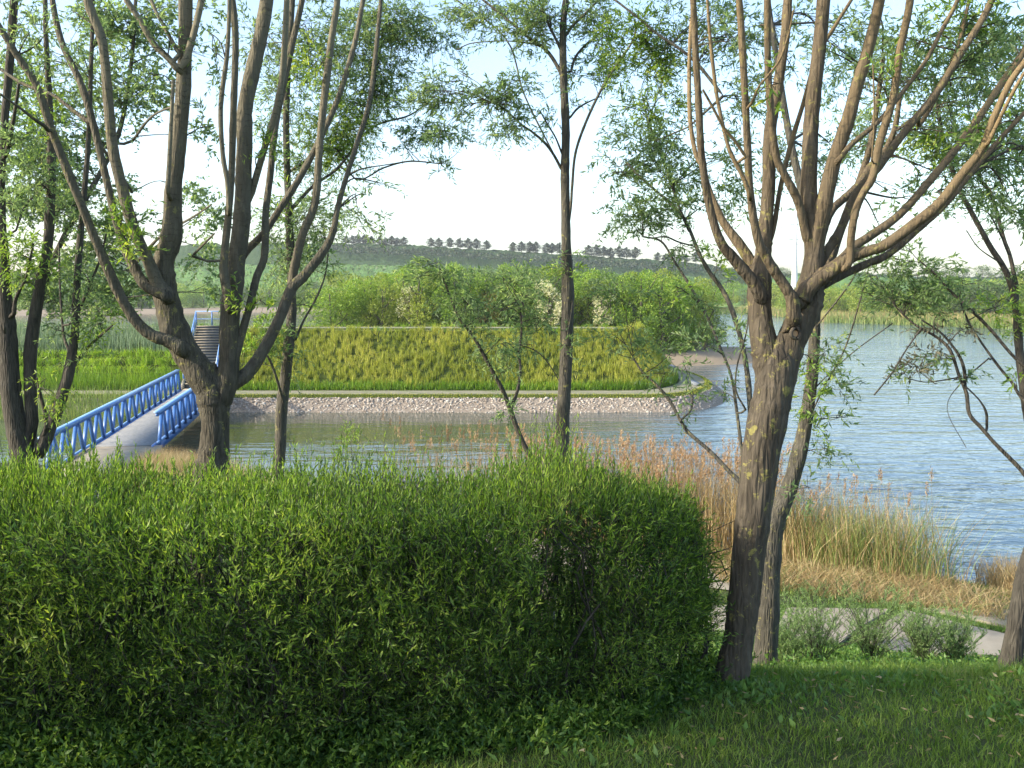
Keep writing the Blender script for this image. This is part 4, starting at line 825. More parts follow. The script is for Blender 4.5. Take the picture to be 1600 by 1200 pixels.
# round pruning scar on the trunk
sp_ = at(1243, 521, 4.96); q = MB(); t_ = np.linspace(0, 2 * math.pi, 15)
ax1 = np.array([.92, .3, .1]); ax1 /= np.linalg.norm(ax1); ax2 = np.cross([0.35, -1, .1], ax1); ax2 /= np.linalg.norm(ax2); nrm = np.cross(ax1, ax2); nrm *= -np.sign(nrm[1]) * -1 if nrm[1] > 0 else 1
nrm = nrm if nrm[1] < 0 else -nrm
q.tube(np.array([sp_ + (ax1 * math.cos(a) + ax2 * math.sin(a)) * .027 for a in t_]), np.full(15, .010), 8, cap=False)
nwo = np.array(NW.location)
rim = q.build('scar_rim', MATS['bark_near'], NW, nwo, True, 'young')
q = MB(); ci = np.array([sp_ + (ax1 * math.cos(a) + ax2 * math.sin(a)) * .026 - nrm * .004 for a in t_[:-1]]); q.add(ci, [list(range(14))]); q.build('cut_face', MATS['cut_wood'], rim, nwo)

# ---- right edge: drooping willow near the water, and a darker one behind
tree('drooping_willow', 'willow whose bent branches droop over the lake at the right, dead leaves hanging', 6.6,
  [(1572, 1075, 38), (1577, 1050, 36), (1588, 980, 34), (1602, 900, 33), (1625, 830, 30), (1655, 760, 27), (1680, 680, 24)],
  [([(1640, 795, 10), (1600, 740, 8), (1581, 719, 8), (1554, 692, 7), (1533, 668, 7), (1515, 647, 7), (1510, 614, 7), (1498, 585, 6), (1485, 548, 6), (1464, 527, 5), (1428, 506, 4), (1400, 480, 3)], 6.6, 6.9, 0, 0),
   ([(1675, 700, 9), (1640, 655, 7), (1600, 626, 6), (1580, 596, 5), (1560, 572, 5), (1530, 530, 4), (1515, 506, 4), (1500, 470, 3)], 6.6, 7.2, 0, 0),
   ([(1680, 690, 10), (1640, 610, 8), (1584, 557, 6), (1548, 515, 6), (1518, 485, 6), (1488, 458, 5), (1461, 428, 4), (1440, 410, 3)], 6.6, 7.0, 0, 0),
   ([(1508, 605, 6), (1506, 575, 6), (1495, 550, 5), (1470, 520, 4), (1440, 500, 3)], 6.8, 6.7, 0, 0),
   ([(1542, 668, 5), (1541, 645, 5), (1530, 625, 3), (1505, 600, 3)], 6.8, 6.7, 0, 0),
   ([(1438, 515, 3), (1415, 548, 3), (1392, 585, 3), (1366, 617, 3)], 6.8, 6.6, 0, 0),
   ([(1497, 590, 3), (1450, 597, 2), (1420, 592, 2)], 6.8, 6.7, 0, 0),
   ([(1545, 560, 3), (1500, 600, 2), (1480, 640, 1), (1510, 700, 1)], 6.9, 6.7, 0, 0),
   ([(1683, 700, 24), (1700, 560, 20), (1722, 400, 17), (1730, 200, 13), (1722, 0, 10)], 6.6, 7.0, 0, .3),
   ([(1700, 560, 14), (1760, 430, 11), (1830, 250, 8), (1870, 60, 6)], 6.7, 6.2, 0, .3)],
  [(1400, 405, 40, 26, 7, 1.0), (1440, 425, 50, 26, 7, 1.1), (1390, 450, 40, 26, 7, 1.1), (1430, 470, 50, 24, 6.9, 1.2), (1475, 455, 34, 24, 7, 1.0), (1370, 425, 20, 20, 7, .8), (1480, 485, 30, 14, 6.9, .8), (1410, 385, 26, 12, 7, .7), (1350, 465, 16, 14, 7, .6),
   (1480, 556, 30, 14, 6.8, .9, .5), (1445, 565, 24, 16, 6.8, 1.1, .6, 'dry_leaf'), (1425, 575, 18, 12, 6.8, 1.0, .6, 'dry_leaf'), (1475, 520, 34, 10, 6.8, .8, .8, 'dry_leaf'), (1510, 515, 8, 10, 6.8, 1.0, .8, 'dry_leaf'), (1500, 590, 14, 14, 6.8, .6), (1420, 585, 20, 6, 6.7, .8, .1), (1560, 480, 30, 16, 7.2, .7, .3, 'bright_leaf'), (1590, 590, 12, 14, 6.8, .7, .3, 'bright_leaf'), (1520, 440, 24, 20, 7, .5), (1740, 330, 60, 60, 7, .7), (1700, 160, 50, 60, 7, .6), (1850, 200, 60, 70, 6.3, .7), (1780, 80, 60, 60, 6.7, .6)],
  bark_='bark_dark', ll=.055, lw=.012)
tree('edge_willow', 'dark slender two-stemmed willow farther back at the right edge', 13,
  [(1625, 740, 20), (1612, 680, 18), (1602, 620, 16), (1594, 560, 15), (1590, 510, 14), (1588, 480, 13)],
  [([(1590, 500, 12), (1580, 446, 11), (1567, 415, 10), (1550, 390, 10), (1532, 358, 9), (1518, 332, 9), (1501, 300, 9), (1486, 259, 8), (1470, 200, 7), (1460, 120, 6)], 13, 12.6, 0, 0),
   ([(1590, 500, 10), (1586, 440, 8), (1578, 400, 7), (1569, 375, 7), (1554, 319, 6), (1540, 290, 6), (1531, 277, 6), (1520, 200, 5)], 13, 13.4, 0, 0),
   ([(1565, 412, 3), (1530, 388, 2), (1510, 360, 2)], 12.8, 12.5, 0, 0), ([(1575, 395, 3), (1560, 360, 3), (1540, 330, 2), (1500, 325, 2)], 13, 12.7, 0, 0)],
  [(1580, 350, 24, 24, 13, .7), (1590, 420, 16, 24, 13, .9), (1500, 240, 40, 44, 12.6, .9), (1560, 300, 36, 30, 13, .8), (1590, 510, 12, 20, 12.9, 1.0, .3, 'bright_leaf'), (1540, 260, 40, 30, 13, .8), (1450, 180, 44, 50, 12.7, .8), (1560, 470, 20, 14, 12.8, .8, .3, 'bright_leaf'),
   (1480, 330, 26, 20, 12.7, .4), (1545, 210, 50, 40, 13.2, .9), (1420, 100, 50, 60, 13, .8), (1540, 90, 60, 60, 13.4, .9), (1370, 200, 30, 50, 13.2, .5), (1320, 130, 34, 50, 13.4, .5), (1590, 250, 26, 50, 13.2, .9)],
  bark_='bark_dark', ll=.085, lw=.018)

# ---- unseen willows added left and behind to shade the hedge front and grass
def round_tree(loc, H, Rc, label, n=2600, seed=0, leaf=.16, lm='willow_leaf', nm='shade_willow', group=None, low=.25, bk='bark_slim', cols=None, squash=1.0):
    g = np.random.default_rng(seed); root = thing(nm, loc, label, 'tree', group)
    b = MB(); top = H * .9
    P = np.array([[0, 0, -.3], [.02 * H, 0, H * .25], [-.01 * H, .02 * H, H * .55], [0, 0, top]]); P = spline(P, 4)
    b.tube(P, np.linspace(.028 * H, .006 * H, len(P)), 7, a=np.zeros(len(P)))
    for k in range(7):
        a = g.uniform(0, 6.28); z = H * g.uniform(low, .7); e = np.array([math.cos(a) * Rc * .7, math.sin(a) * Rc * .7, z + H * g.uniform(.1, .25)])
        B = spline(np.array([[0, 0, z], e * [.5, .5, 0] + [0, 0, z + H * .08], e]), 3); b.tube(B, np.linspace(.012 * H, .003 * H, len(B)), 5, a=np.zeros(len(B)))
    b.build('trunk', MATS[bk], root, np.zeros(3), True, 'young')
    nc = 26; cz = g.uniform(low, .93, nc); rr = Rc * np.sqrt(np.clip(1 - ((cz - .5 * (1 + low)) / (.62 * (1 - low))) ** 2, .08, 1)) * g.uniform(.25, .95, nc); ca = g.uniform(0, 6.28, nc)
    cc = np.c_[np.cos(ca) * rr, np.sin(ca) * rr, cz * H]; cr = Rc * g.uniform(.24, .44, nc)
    i = g.integers(0, nc, n); q = g.normal(0, 1, (n, 3)); q = q / np.linalg.norm(q, axis=1)[:, None] * g.uniform(.4, 1, (n, 1)) ** .5
    Pl = cc[i] + q * cr[i][:, None] * [1, 1, squash]; D = q + g.normal(0, .7, (n, 3)); D[:, 2] += .3
    V, Fc = leaves(Pl, D, g.uniform(.6, 1.2, n) * leaf, g.uniform(.3, .5, n) * leaf)
    link('crown', mesh('crown', V, Fc, MATS[lm]), root); return root
def gz(x, y): return float(ground_h(x, y))
for k, x_ in enumerate(np.arange(-24, -7.5, 1.9)):            # added row behind the viewer, to the left, heights set for the shade
    y_ = -1.2 + .5 * (k % 2); round_tree((x_, y_, gz(x_, y_)), (6.9 if x_ < -15.8 else 8.3) + .4 * math.sin(k * 2.3), 1.9, 'leafy willow of the row added behind the viewer, unseen, to shade the hedge and grass', 5200, 40 + k, .2, group='added shade willows outside the view', low=.10)

# ================================================================ THE HEDGE
hx = np.array([-6.5, -4.5, -2.45, -1.25, -.38, .18, .68, .94, 1.09]); hf = np.array([3.8, 3.85, 3.93, 3.98, 4.12, 4.3, 4.65, 5.0, 5.3])   # front line
hb = np.array([5.3, 5.3, 5.35, 5.4, 5.4, 5.4, 5.4, 5.5, 5.65])                                                                       # back line
def htop(x): return EYE + np.interp(x, [-6.5, -2.6, -1.5, -.5, .32, .70, .95, 1.09], [-.93, -.99, -1.0, -1.0, -1.0, -1.08, -1.22, -1.46])
hedge = thing('hedge', (-1.0, 5.0, gz(-1, 5)), 'long dense green willow hedge with upright shoots filling the foreground', 'hedge')
ho = np.array(hedge.location)
n = 5200; x = rng.uniform(-6.5, 1.09, n); u = rng.uniform(0, 1, n) ** .8; y = np.interp(x, hx, hf) + u * (np.interp(x, hx, hb) - np.interp(x, hx, hf))
# stems, dark and crooked, fanning from the soil
b = MB()
for k in range(420):
    xx, yy = x[k], y[k]; z0 = gz(xx, yy); L_ = htop(xx) - z0
    P = np.array([[xx + rng.normal(0, .05), yy + rng.normal(0, .05), z0 - .03], [xx + rng.normal(0, .05), yy, z0 + .35 * L_], [xx + rng.normal(0, .12), yy + rng.normal(0, .1), z0 + .7 * L_], [xx + rng.normal(0, .16), yy + rng.normal(0, .14), z0 + .98 * L_]])
    b.tube(spline(P, 3), np.linspace(.007, .002, 10) * rng.uniform(.7, 1.5), 4, a=np.zeros(10))
b.build('stems', MATS['bark_dark'], hedge, ho, False, 'young')
cr = Crown()
# body: short side twigs through the volume, denser towards the outside
n = 34000; x = rng.uniform(-6.5, 1.09, n); u = rng.beta(.8, 1.15, n); f = np.interp(x, hx, hf); bk = np.interp(x, hx, hb); y = f + u * (bk - f)
z0 = ground_h(x, y); top = htop(x); v_ = rng.beta(1.0, 1.05, n)
bul = .10 * np.sin(x * 3.1 + 1) * np.sin(v_ * 5) + .06 * np.sin(x * 7.3) + .04 * np.sin(v_ * 13 + x * 4)
y = y + bul * (1 - u) - .12 * np.sin(np.pi * v_) * (1 - u)
z = z0 + .05 + v_ * (top - z0 - .10)
rec = np.exp(-((x - .26) / .17) ** 2) * np.clip((v_ - .15) * 3, 0, 1) * np.clip((.98 - v_) * 5, 0, 1) + .7 * np.exp(-((x + .95) / .16) ** 2 - ((v_ - .42) / .2) ** 2)
y = y + .32 * rec * (1 - u)
S0 = np.stack([x, y, z], 1)
gap = np.sin(x * 2.3 + 2) * np.sin(v_ * 4.2 + x * .8) + .5 * np.sin(x * 6.1) * np.sin(v_ * 9 + 1); keep = ((gap > -.75) | (u > .6)) & (rng.uniform(0, 1, n) > .62 * rec); S0 = S0[keep]; u = u[keep]; v_ = v_[keep]; n = len(S0)
D = rng.normal(0, .55, (n, 3)); D[:, 1] -= .55 * (1 - u) - .2 * u; D[:, 2] += .55 + .6 * v_; D[:, 0] += .35 * (S0[:, 0] > .7)
cr.add(twigs(S0, D, rng.uniform(.10, .26, n), rng.uniform(0, .15, n), 9, .048, .0105, .0013, .65))
# upright new shoots standing out of the top, leaf colour lightened as if sunlit
n = 6600; x = rng.uniform(-6.5, 1.05, n); f = np.interp(x, hx, hf); bk = np.interp(x, hx, hb); y = f + .08 + rng.uniform(0, 1, n) * (bk - f - .15)
lum = .04 * np.sin(x * 2.2) + .03 * np.sin(x * 5.1 + 1)
S0 = np.stack([x, y, htop(x) - .12 + lum + rng.normal(0, .035, n)], 1); D = rng.normal(0, .13, (n, 3)); D[:, 2] = 1; D[:, 0] += .05
L_ = rng.uniform(.10, .27, n) * np.where(rng.uniform(0, 1, n) < .12, 1.55, 1) * (1 + .25 * np.sin(x * 4.3 + np.sin(x * 1.7) * 2))
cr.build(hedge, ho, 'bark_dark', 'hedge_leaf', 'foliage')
cr = Crown(); cr.add(twigs(S0, D, L_, rng.uniform(0, .04, n), 14, .050, .0092, .0018, .34)); cr.build(hedge, ho, 'bark_dark', 'sunlit_shoot_leaf', 'sunlit_new_shoots')

# growth with sunlight put into its lighter leaf colour, scattered over the face of the hedge
n = 1900; x = rng.uniform(-4.5, 1.0, n); v_ = rng.beta(3.4, 1.2, n); f = np.interp(x, hx, hf); z0 = ground_h(x, f)
S0 = np.stack([x, f - .06 + rng.uniform(-.08, .12, n) - .12 * np.sin(np.pi * v_), z0 + v_ * (htop(x) - z0)], 1); D = rng.normal(0, .45, (n, 3)); D[:, 1] -= .35; D[:, 2] += .9
k_ = (np.abs(x - .26) > .16) | (v_ > .92); S0 = S0[k_]; D = D[k_]; n = len(S0)
cr = Crown(); cr.add(twigs(S0, D, rng.uniform(.10, .24, n), rng.uniform(0, .15, n), 9, .048, .0105, .0014, .5)); cr.build(hedge, ho, 'bark_dark', 'sunlit_shoot_leaf', 'sunlit_new_shoots')

# ================================================================ GRASS, WEEDS, SHRUBS ON THE NEAR BANK
n = 330000; x = rng.uniform(-2.0, 8.5, n); y = 3.0 + 5.6 * rng.uniform(0, 1, n) ** 1.35
k = ((x > np.interp(y, [3, 5.5, 9], [-3, -1.5, .6]))) & (x < y * .95 + 1.6); x = x[k]; y = y[k]
dn = np.sin(x * 3.1 + y * 2) * np.sin(y * 4.1 - x) + .6 * np.sin(x * 9 + 1) * np.sin(y * 8); k = rng.uniform(0, 1, len(x)) < .78 + .22 * dn; x = x[k]; y = y[k]
P = np.stack([x, y, ground_h(x, y) - .005], 1); n = len(P)
blade_obj('lawn_grass', P, rng.uniform(.025, .07, n) * (1 + .5 * (y > 5.3)), rng.uniform(.003, .0055, n), rng.uniform(.1, 1.1, n), 'grass_blade', 2)
# fallen leaves, bits of twig and clover-like leaves in the lawn
n = 900; x = rng.uniform(-1.5, 4.5, n); y = rng.uniform(3.8, 6.4, n); P = np.stack([x, y, ground_h(x, y) + rng.uniform(.005, .05, n)], 1); D = rng.normal(0, 1, (n, 3)); D[:, 2] *= .25
V, Fc = leaves(P, D, rng.uniform(.02, .055, n), rng.uniform(.006, .014, n)); tag(link('fallen_leaves', mesh('fallen_leaves', V, Fc, MATS['reed_dry'])), kind='stuff')
n = 2400; a_ = rng.uniform(0, 6.28, n); r_ = rng.gamma(2, .9, n); cx_ = rng.choice([1.2, 2.1, 3.0, 3.8, .2, 2.6], n); cy_ = np.interp(cx_, [.2, 1.2, 2.1, 2.6, 3, 3.8], [4.2, 4.9, 5.3, 4.4, 5.9, 5.0]); x = cx_ + .16 * r_ * np.cos(a_); y = cy_ + .16 * r_ * np.sin(a_)
P = np.stack([x, y, ground_h(x, y) + .01], 1); D = rng.normal(0, .7, (n, 3)); D[:, 2] = .6; V, Fc = leaves(P, D, rng.uniform(.03, .07, n), rng.uniform(.012, .028, n)); tag(link('lawn_weeds', mesh('lawn_weeds', V, Fc, MATS['weed_leaf'])), kind='stuff')
# rougher growth down the slope
n = 170000; y = rng.uniform(6.0, 21, n); x = rng.uniform(-.8, 1.15, n) * y * 1.0 + 0
s_ = shore_near(x) - y; k = (s_ > 8.1) | (s_ < 5.6) & ((x > 4.6) | (s_ < 3.5)) | (s_ > 5.7) & (x < 4.4); P = np.stack([x, y, ground_h(x, y)], 1)[k]; s_ = s_[k]; k = s_ > .2; P = P[k]; n = len(P)
blade_obj('slope_grass', P, rng.uniform(.05, .16, n), rng.uniform(.006, .012, n), rng.uniform(.2, 1.0, n), 'grass_blade', 2)
n = 15000; y = rng.uniform(7, 15.5, n); x = rng.uniform(-.7, 1.1, n) * y; k = shore_near(x) - y > 8.1; P = np.stack([x, y, ground_h(x, y) + .02], 1)[k]; n = len(P)
D = rng.normal(0, .6, (n, 3)); D[:, 2] = 1
tv, tf, lv, lf = twigs(P, D, rng.uniform(.08, .28, n), rng.uniform(.1, .5, n), 7, .06, .026, .002, .9)
tag(link('slope_weeds', mesh('slope_weeds', lv, lf, MATS['weed_leaf'])), kind='stuff')
# weeds and suckers round the foot of the hedge
n = 5200; x = rng.uniform(-3.2, 1.3, n); y = np.interp(x, hx, hf) + rng.normal(-.02, .10, n); P = np.stack([x, y, ground_h(x, y)], 1)
D = rng.normal(0, .5, (n, 3)); D[:, 2] = .9; D[:, 1] -= .2
tv, tf, lv, lf = twigs(P, D, rng.uniform(.06, .26, n), rng.uniform(.05, .4, n), 8, .05, .017, .0015, .8)
tag(link('hedge_foot_weeds', mesh('hedge_foot_weeds', lv, lf, MATS['hedge_leaf'])), kind='stuff')
# grass in the slab joints
def joint(p, q, w_, n):
    t = rng.uniform(0, 1, n)[:, None]; p = np.array(p); q = np.array(q); d = unit(q - p); s_ = np.array([-d[1], d[0]])
    P2 = p + (q - p) * t + s_ * rng.normal(0, w_, (n, 1)); return np.c_[P2, np.full(n, zp)]
JP = np.vstack([joint(gp(1425, 950), gp(1765, 1024), .05, 2600), joint(gp(1415, 953), gp(1320, 1014), .05, 1400), joint(gp(1225, 948), gp(1190, 1009), .05, 900), joint(gp(1200, 944), gp(1999, 950), .07, 3000), joint(gp(1000, 1010), gp(1999, 1040), .12, 3000)])
blade_obj('joint_grass', JP, rng.uniform(.04, .11, len(JP)), np.full(len(JP), .010), rng.uniform(.1, 1.1, len(JP)), 'weed_leaf', 1)

def feathery(px, py, d, H, W, label, n=260, lean=0.0, lm='shrub_twig'):
    q = at(px, py, d); x0, y0 = q[0], d; z0 = gz(x0, y0)
    root = thing('feathery_shrub', (x0, y0, z0), label, 'shrub', 'feathery shrubs on the bank')
    b = MB(); c = Crown(); S_ = []; D_ = []
    for k in range(46):
        a = rng.uniform(0, 6.28); rr = W * rng.uniform(.1, 1) ** .7; h_ = H * rng.uniform(.55, 1.0) * (1 - .3 * (rr / W) ** 2)
        P = spline(np.array([[rng.normal(0, .04), rng.normal(0, .04), -.02], [math.cos(a) * rr * .35, math.sin(a) * rr * .35, h_ * .5], [math.cos(a) * rr + lean, math.sin(a) * rr, h_]]), 4)
        b.tube(P, np.linspace(.004, .0012, len(P)), 4, a=np.zeros(len(P)))
        for j in range(9):
            t = rng.uniform(.3, 1); i = t * (len(P) - 1); i0 = min(int(i), len(P) - 2); S_.append(P[i0] + (P[i0 + 1] - P[i0]) * (i - i0)); D_.append([rng.normal(0, .5), rng.normal(0, .5), .8])
    b.build('stems', MATS['bark_dark'], root, np.zeros(3), False, 'young')
    S_ = np.array(S_); m_ = len(S_)
    c.add(twigs(S_, np.array(D_), rng.uniform(.08, .2, m_), rng.uniform(0, .3, m_), 30, .028, .0055, .0012, .6)); c.build(root, np.zeros(3), 'bark_dark', lm, 'foliage')
feathery(1275, 1030, 8.8, .85, .62, 'wide grey-green feathery shrub nearest the two trunks, in front of the slabs')
feathery(1360, 1040, 8.9, .95, .6, 'tallest grey-green feathery shrub, at the middle of the row before the slabs')
feathery(1440, 1050, 8.6, .68, .32, 'small upright feathery shrub just right of the tallest one')
feathery(1490, 1050, 8.7, .62, .36, 'rightmost feathery shrub, low and sparse before the large pale slab')
feathery(1225, 1035, 8.5, .6, .32, 'small feathery shrub at the foot of the leaning willow')

def broad(px, py, d, n, L_, label, mat='weed_leaf'):
    q = at(px, py, d); z0 = gz(q[0], d); root = tag(link('broadleaf_weed', None, None, (q[0], d, z0)), label, 'weed', 'broad-leaved weeds in the grass')
    b = MB()
    for k in range(n):
        a = rng.uniform(0, 6.28); l = L_ * rng.uniform(.6, 1.1); el = rng.uniform(.3, 1.0); dr = np.array([math.cos(a) * math.cos(el), math.sin(a) * math.cos(el), math.sin(el)]); sd_ = unit(np.cross(dr, [0, 0, 1])); rows = []
        for i, t in enumerate((0, .25, .5, .75, 1)):
            c = dr * l * t - np.array([0, 0, 1]) * l * .5 * t * t; w_ = l * .20 * (math.sin(math.pi * (t * .85 + .1)) ** .8); rows += [c - sd_ * w_ + [0, 0, .01], c, c + sd_ * w_ + [0, 0, .01]]
        b.add(rows, [[3 * i + j, 3 * i + j + 1, 3 * i + j + 4, 3 * i + j + 3] for i in range(4) for j in range(2)])
    b.build('leaves', MATS[mat], root, np.zeros(3), True)
broad(845, 1168, 4.25, 9, .15, 'large-leaved weed in the grass at the foot of the hedge, bottom centre')
broad(1185, 1105, 5.0, 7, .09, 'small broad-leaved weed just right of the near willow trunk base')
broad(1215, 1000, 7.0, 9, .16, 'broad-leaved weed between the two willow trunks and the shrubs')
broad(1290, 1000, 7.6, 9, .18, 'broad-leaved weed under the wide feathery shrub')
broad(60, 1110, 4.0, 9, .13, 'bright broad-leaved weed growing out of the hedge foot at the left edge')
broad(640, 1100, 4.15, 10, .12, 'broad-leaved weed at the hedge foot left of centre')
broad(980, 1110, 4.5, 8, .10, 'broad-leaved weed at the hedge foot closest to the near willow')
q = at(352, 1186, 3.95); b = MB(); b.add([(0, 0, 0), (.03, .004, .012), (.035, .02, .016), (.012, .024, .004), (.0, .01, .010)], [[0, 1, 2], [0, 2, 3], [0, 3, 4]])
tag(b.build('paper_scrap', MATS['litter_white'], None, None), 'small crumpled white paper scrap in the grass at the hedge foot', 'litter').location = (q[0], 3.95, gz(q[0], 3.95) + .09)

# ================================================================ REEDS ALONG THE NEAR SHORE
def reeds(name, P, H, dry, plume, wd=.012, seg=3, lean=(.05, .45)):
    n = len(P); h = rng.uniform(H[0], H[1], n); d_ = rng.uniform(0, 1, n) < dry
    for flag, mt in ((True, 'reed_dry'), (False, 'reed_green')):
        k = d_ == flag
        if k.sum(): blade_obj(name, P[k], h[k] * (1 if flag else .9), np.full(k.sum(), wd), rng.uniform(*lean, k.sum()), mt, seg)
    k = np.where(d_ & (rng.uniform(0, 1, n) < plume))[0]
    if len(k):
        b = []; tops = P[k] + np.c_[rng.normal(0, .08, len(k)), rng.normal(0, .08, len(k)), h[k] * rng.uniform(.92, 1.06, len(k))]
        # stalk under each plume
        V, Fc = [], []
        S_ = P[k]; D = unit(tops - S_); L_ = np.linalg.norm(tops - S_, axis=1)
        tv, tf, _, _ = twigs(S_, D, L_, np.zeros(len(k)), 1, .01, .002, .005, .3)
        tag(link('reed_stalks', mesh('reed_stalks', tv, tf, MATS['reed_dry'])), kind='stuff')
        m_ = 26; Pp = np.repeat(tops, m_, 0); t = rng.uniform(0, 1, len(Pp)); Pp = Pp + np.c_[rng.normal(0, .018, len(Pp)), rng.normal(0, .018, len(Pp)), -t * .26 + .05]
        Dp = rng.normal(0, .35, (len(Pp), 3)); Dp[:, 2] = 1; Dp[:, 0] += .25
        V, Fc = leaves(Pp, Dp, rng.uniform(.04, .10, len(Pp)), np.full(len(Pp), .014))
        tag(link('reed_plumes', mesh('reed_plumes', V, Fc, MATS['reed_plume'])), kind='stuff')
def bed(n, x0, x1, a, c): # a..c metres inland of shore (negative = in the water)
    x = rng.uniform(x0, x1, n); o = rng.uniform(a, c, n); y = shore_near(x) - o
    return np.stack([x, y, np.maximum(ground_h(x, y), -.4)], 1)
P = bed(6500, -3.4, 6.2, -.6, 3.4); P = P[rng.uniform(0, 1, len(P)) < np.interp(P[:, 0], [-3.4, -.8, 1.5, 3.5], [.05, .25, .75, 1])]; reeds('dry_reed_bed', P, (1.6, 2.65), .93, .22)
P = bed(3400, 6.0, 8.9, .6, 3.4)
P = P[rng.uniform(0, 1, len(P)) < np.interp(P[:, 0], [6.0, 7.9, 8.9], [1, .85, .15])]; reeds('mixed_reed_bed', P, (1.3, 2.25), .40, .05, lean=(.1, .8))
P = bed(260, 8.0, 9.0, .6, 3.0); reeds('sparse_reed_clump', P, (.7, 1.3), .5, .02, lean=(.1, .9))
P = bed(8500, 4.2, 8.9, 2.6, 5.1); P[:, 2] += 0; reeds('trampled_reed_litter', P, (.18, .5), .8, 0, lean=(.5, 1.5))
P = bed(3000, 9.9, 12.4, .7, 3.2); reeds('brown_reed_stubble', P, (.55, .95), .97, 0, lean=(.1, .9))
P = bed(4600, 8.4, 12.4, 2.5, 4.8); reeds('flattened_reed_litter', P, (.08, .22), .85, 0, lean=(.6, 1.6))
P = bed(2500, -10.5, -3.5, .0, 3.0); reeds('short_bank_reeds', P, (.5, 1.0), .45, 0, lean=(.1, .8))
# the brown-green slope grass beside the bridge
n = 9000; yy = rng.uniform(26, 35.5, n); P = np.array([bpt(a, 2.4 + abs(q) * 1.0, 0) for a, q in zip(yy, rng.normal(0, 1.6, n))]); P[:, 2] = np.maximum(ground_h(P[:, 0], P[:, 1]), 0)
k = shore_near(P[:, 0]) - P[:, 1] > -1.0; P = P[k]
blade_obj('tall_bank_grass', P, rng.uniform(.5, 1.15, len(P)), np.full(len(P), .015), rng.uniform(.1, .7, len(P)), 'reed_dry', 2)
P2 = P + np.c_[rng.normal(0, .2, (len(P), 2)), np.zeros(len(P))]
blade_obj('green_bank_grass', P2, rng.uniform(.4, .85, len(P)), np.full(len(P), .015), rng.uniform(.1, .6, len(P)), 'reed_green', 2)
# fresh green sprig rising behind the hedge
q = at(548, 690, 11); r0 = thing('young_shrub', (q[0], 11, gz(q[0], 11)), 'light green leafy sprig rising above the hedge before the channel', 'shrub')
H_s = q[2] - gz(q[0], 11); b = MB(); P = spline(np.array([[0, 0, -.05], [.06, .02, H_s * .5], [.0, 0, H_s]]), 5); b.tube(P, np.linspace(.012, .003, len(P)), 6, a=np.zeros(len(P))); b.build('stem', MATS['bark_dark'], r0, np.zeros(3), True, 'young')
c_ = Crown(); m_ = 46; S_ = np.array([0, 0, H_s]) + rng.normal(0, 1, (m_, 3)) * [.10, .10, .12]; D = rng.normal(0, .5, (m_, 3)); D[:, 2] += .6
c_.add(twigs(S_, D, rng.uniform(.06, .16, m_), rng.uniform(0, .3, m_), 8, .05, .014, .002)); c_.build(r0, np.zeros(3), 'bark_dark', 'bright_leaf', 'foliage')

# ================================================================ WOODED ISLAND BEHIND THE DIKE
protos = {}
def proto(key, *a, **k):
    if key not in protos: protos[key] = round_tree(*a, **k); return protos[key], True
    return protos[key], False
KINDS_ = [('green', 'far_leaf', 'mid green bushy tree in the belt behind the dike', 8.6, 2.7, 5200, .23),
          ('green2', 'far_leaf', 'mid green bushy tree in the belt behind the dike', 7.6, 2.5, 5200, .23),
          ('yellow', 'far_leaf_yellow', 'yellow-green young tree in the belt behind the dike', 8.0, 2.2, 4600, .22),
          ('dull', 'far_leaf_dull', 'darker dull green tree in the belt behind the dike', 8.0, 2.6, 5200, .23)]
g = np.random.default_rng(5)
spots = []
for row, (y0, px0, px1, st) in enumerate([(90.5, 520, 1080, 27), (95.5, 560, 1115, 27), (101, 585, 1120, 27), (106, 600, 1130, 28)]):
    for px in np.arange(px0, px1, st):
        q = px + g.normal(0, 5); d = y0 + g.normal(0, 1.2); spots.append((q, d, row))
used = {}
for i, (px, d, row) in enumerate(spots):
    kd = KINDS_[[0, 1, 2, 3][g.choice(4, p=[.38, .3, .2, .12])]]; x = (px - 800) / F * d
    base = max(gz(x, d), .1)
    tz = EYE + (460 - (np.interp(px, [500, 540, 620, 700, 900, 1050, 1120], [440, 424, 420, 416, 418, 422, 446]) + g.uniform(-6, 14) + (3 - row) * 3)) / F * d
    s_ = (tz - base) / (kd[3] * .97); wd = s_ * g.uniform(.85, 1.25)
    grp = {'green': 'bushy green trees on the island', 'green2': 'bushy green trees on the island', 'yellow': 'yellow-green trees on the island', 'dull': 'dull green trees on the island'}[kd[0]]
    p_, new = proto(kd[0], (0, 0, 0), kd[3], kd[4], kd[2], kd[5], len(protos) + 3, kd[6], kd[1], 'island_tree', grp, .07)
    o = p_ if new else copy_tree(p_)
    o.location = (x, d, base - .1); o.rotation_euler = (0, 0, g.uniform(0, 6.28)); o.scale = (wd, wd, s_)
# the trees that stand out of the belt
def single(px, py, d, H, Rc, lm, label, nm, seed, n=3200, low=.08, leaf=.2, cat='tree'):
    x = (px - 800) / F * d; b_ = max(gz(x, d), .1); H = EYE + (460 - py) / F * d - b_ if H is None else H
    return round_tree((x, d, b_ - .1), H, Rc, label, n, seed, leaf, lm, nm, None, low)
single(760, 452, 88.6, None, 1.15, 'bronze_leaf', 'narrow bronze-brown conifer at the front of the tree belt behind the dike', 'conical_tree', 71, 3000, .05, .16)
single(858, 434, 88.4, None, 1.5, 'blossom', 'tree in cream blossom just left of the straight centre trunk', 'blossom_tree', 72, 3000, .4, .2)
single(940, 452, 88.3, None, 1.1, 'blossom', 'small cream-flowering bush in the belt right of the centre trunk', 'blossom_tree', 73, 1500, .5, .18)
single(640, 440, 89, None, 1.2, 'blossom', 'small pale flowering tree near the left end of the belt', 'blossom_tree', 74, 900, .5, .16)
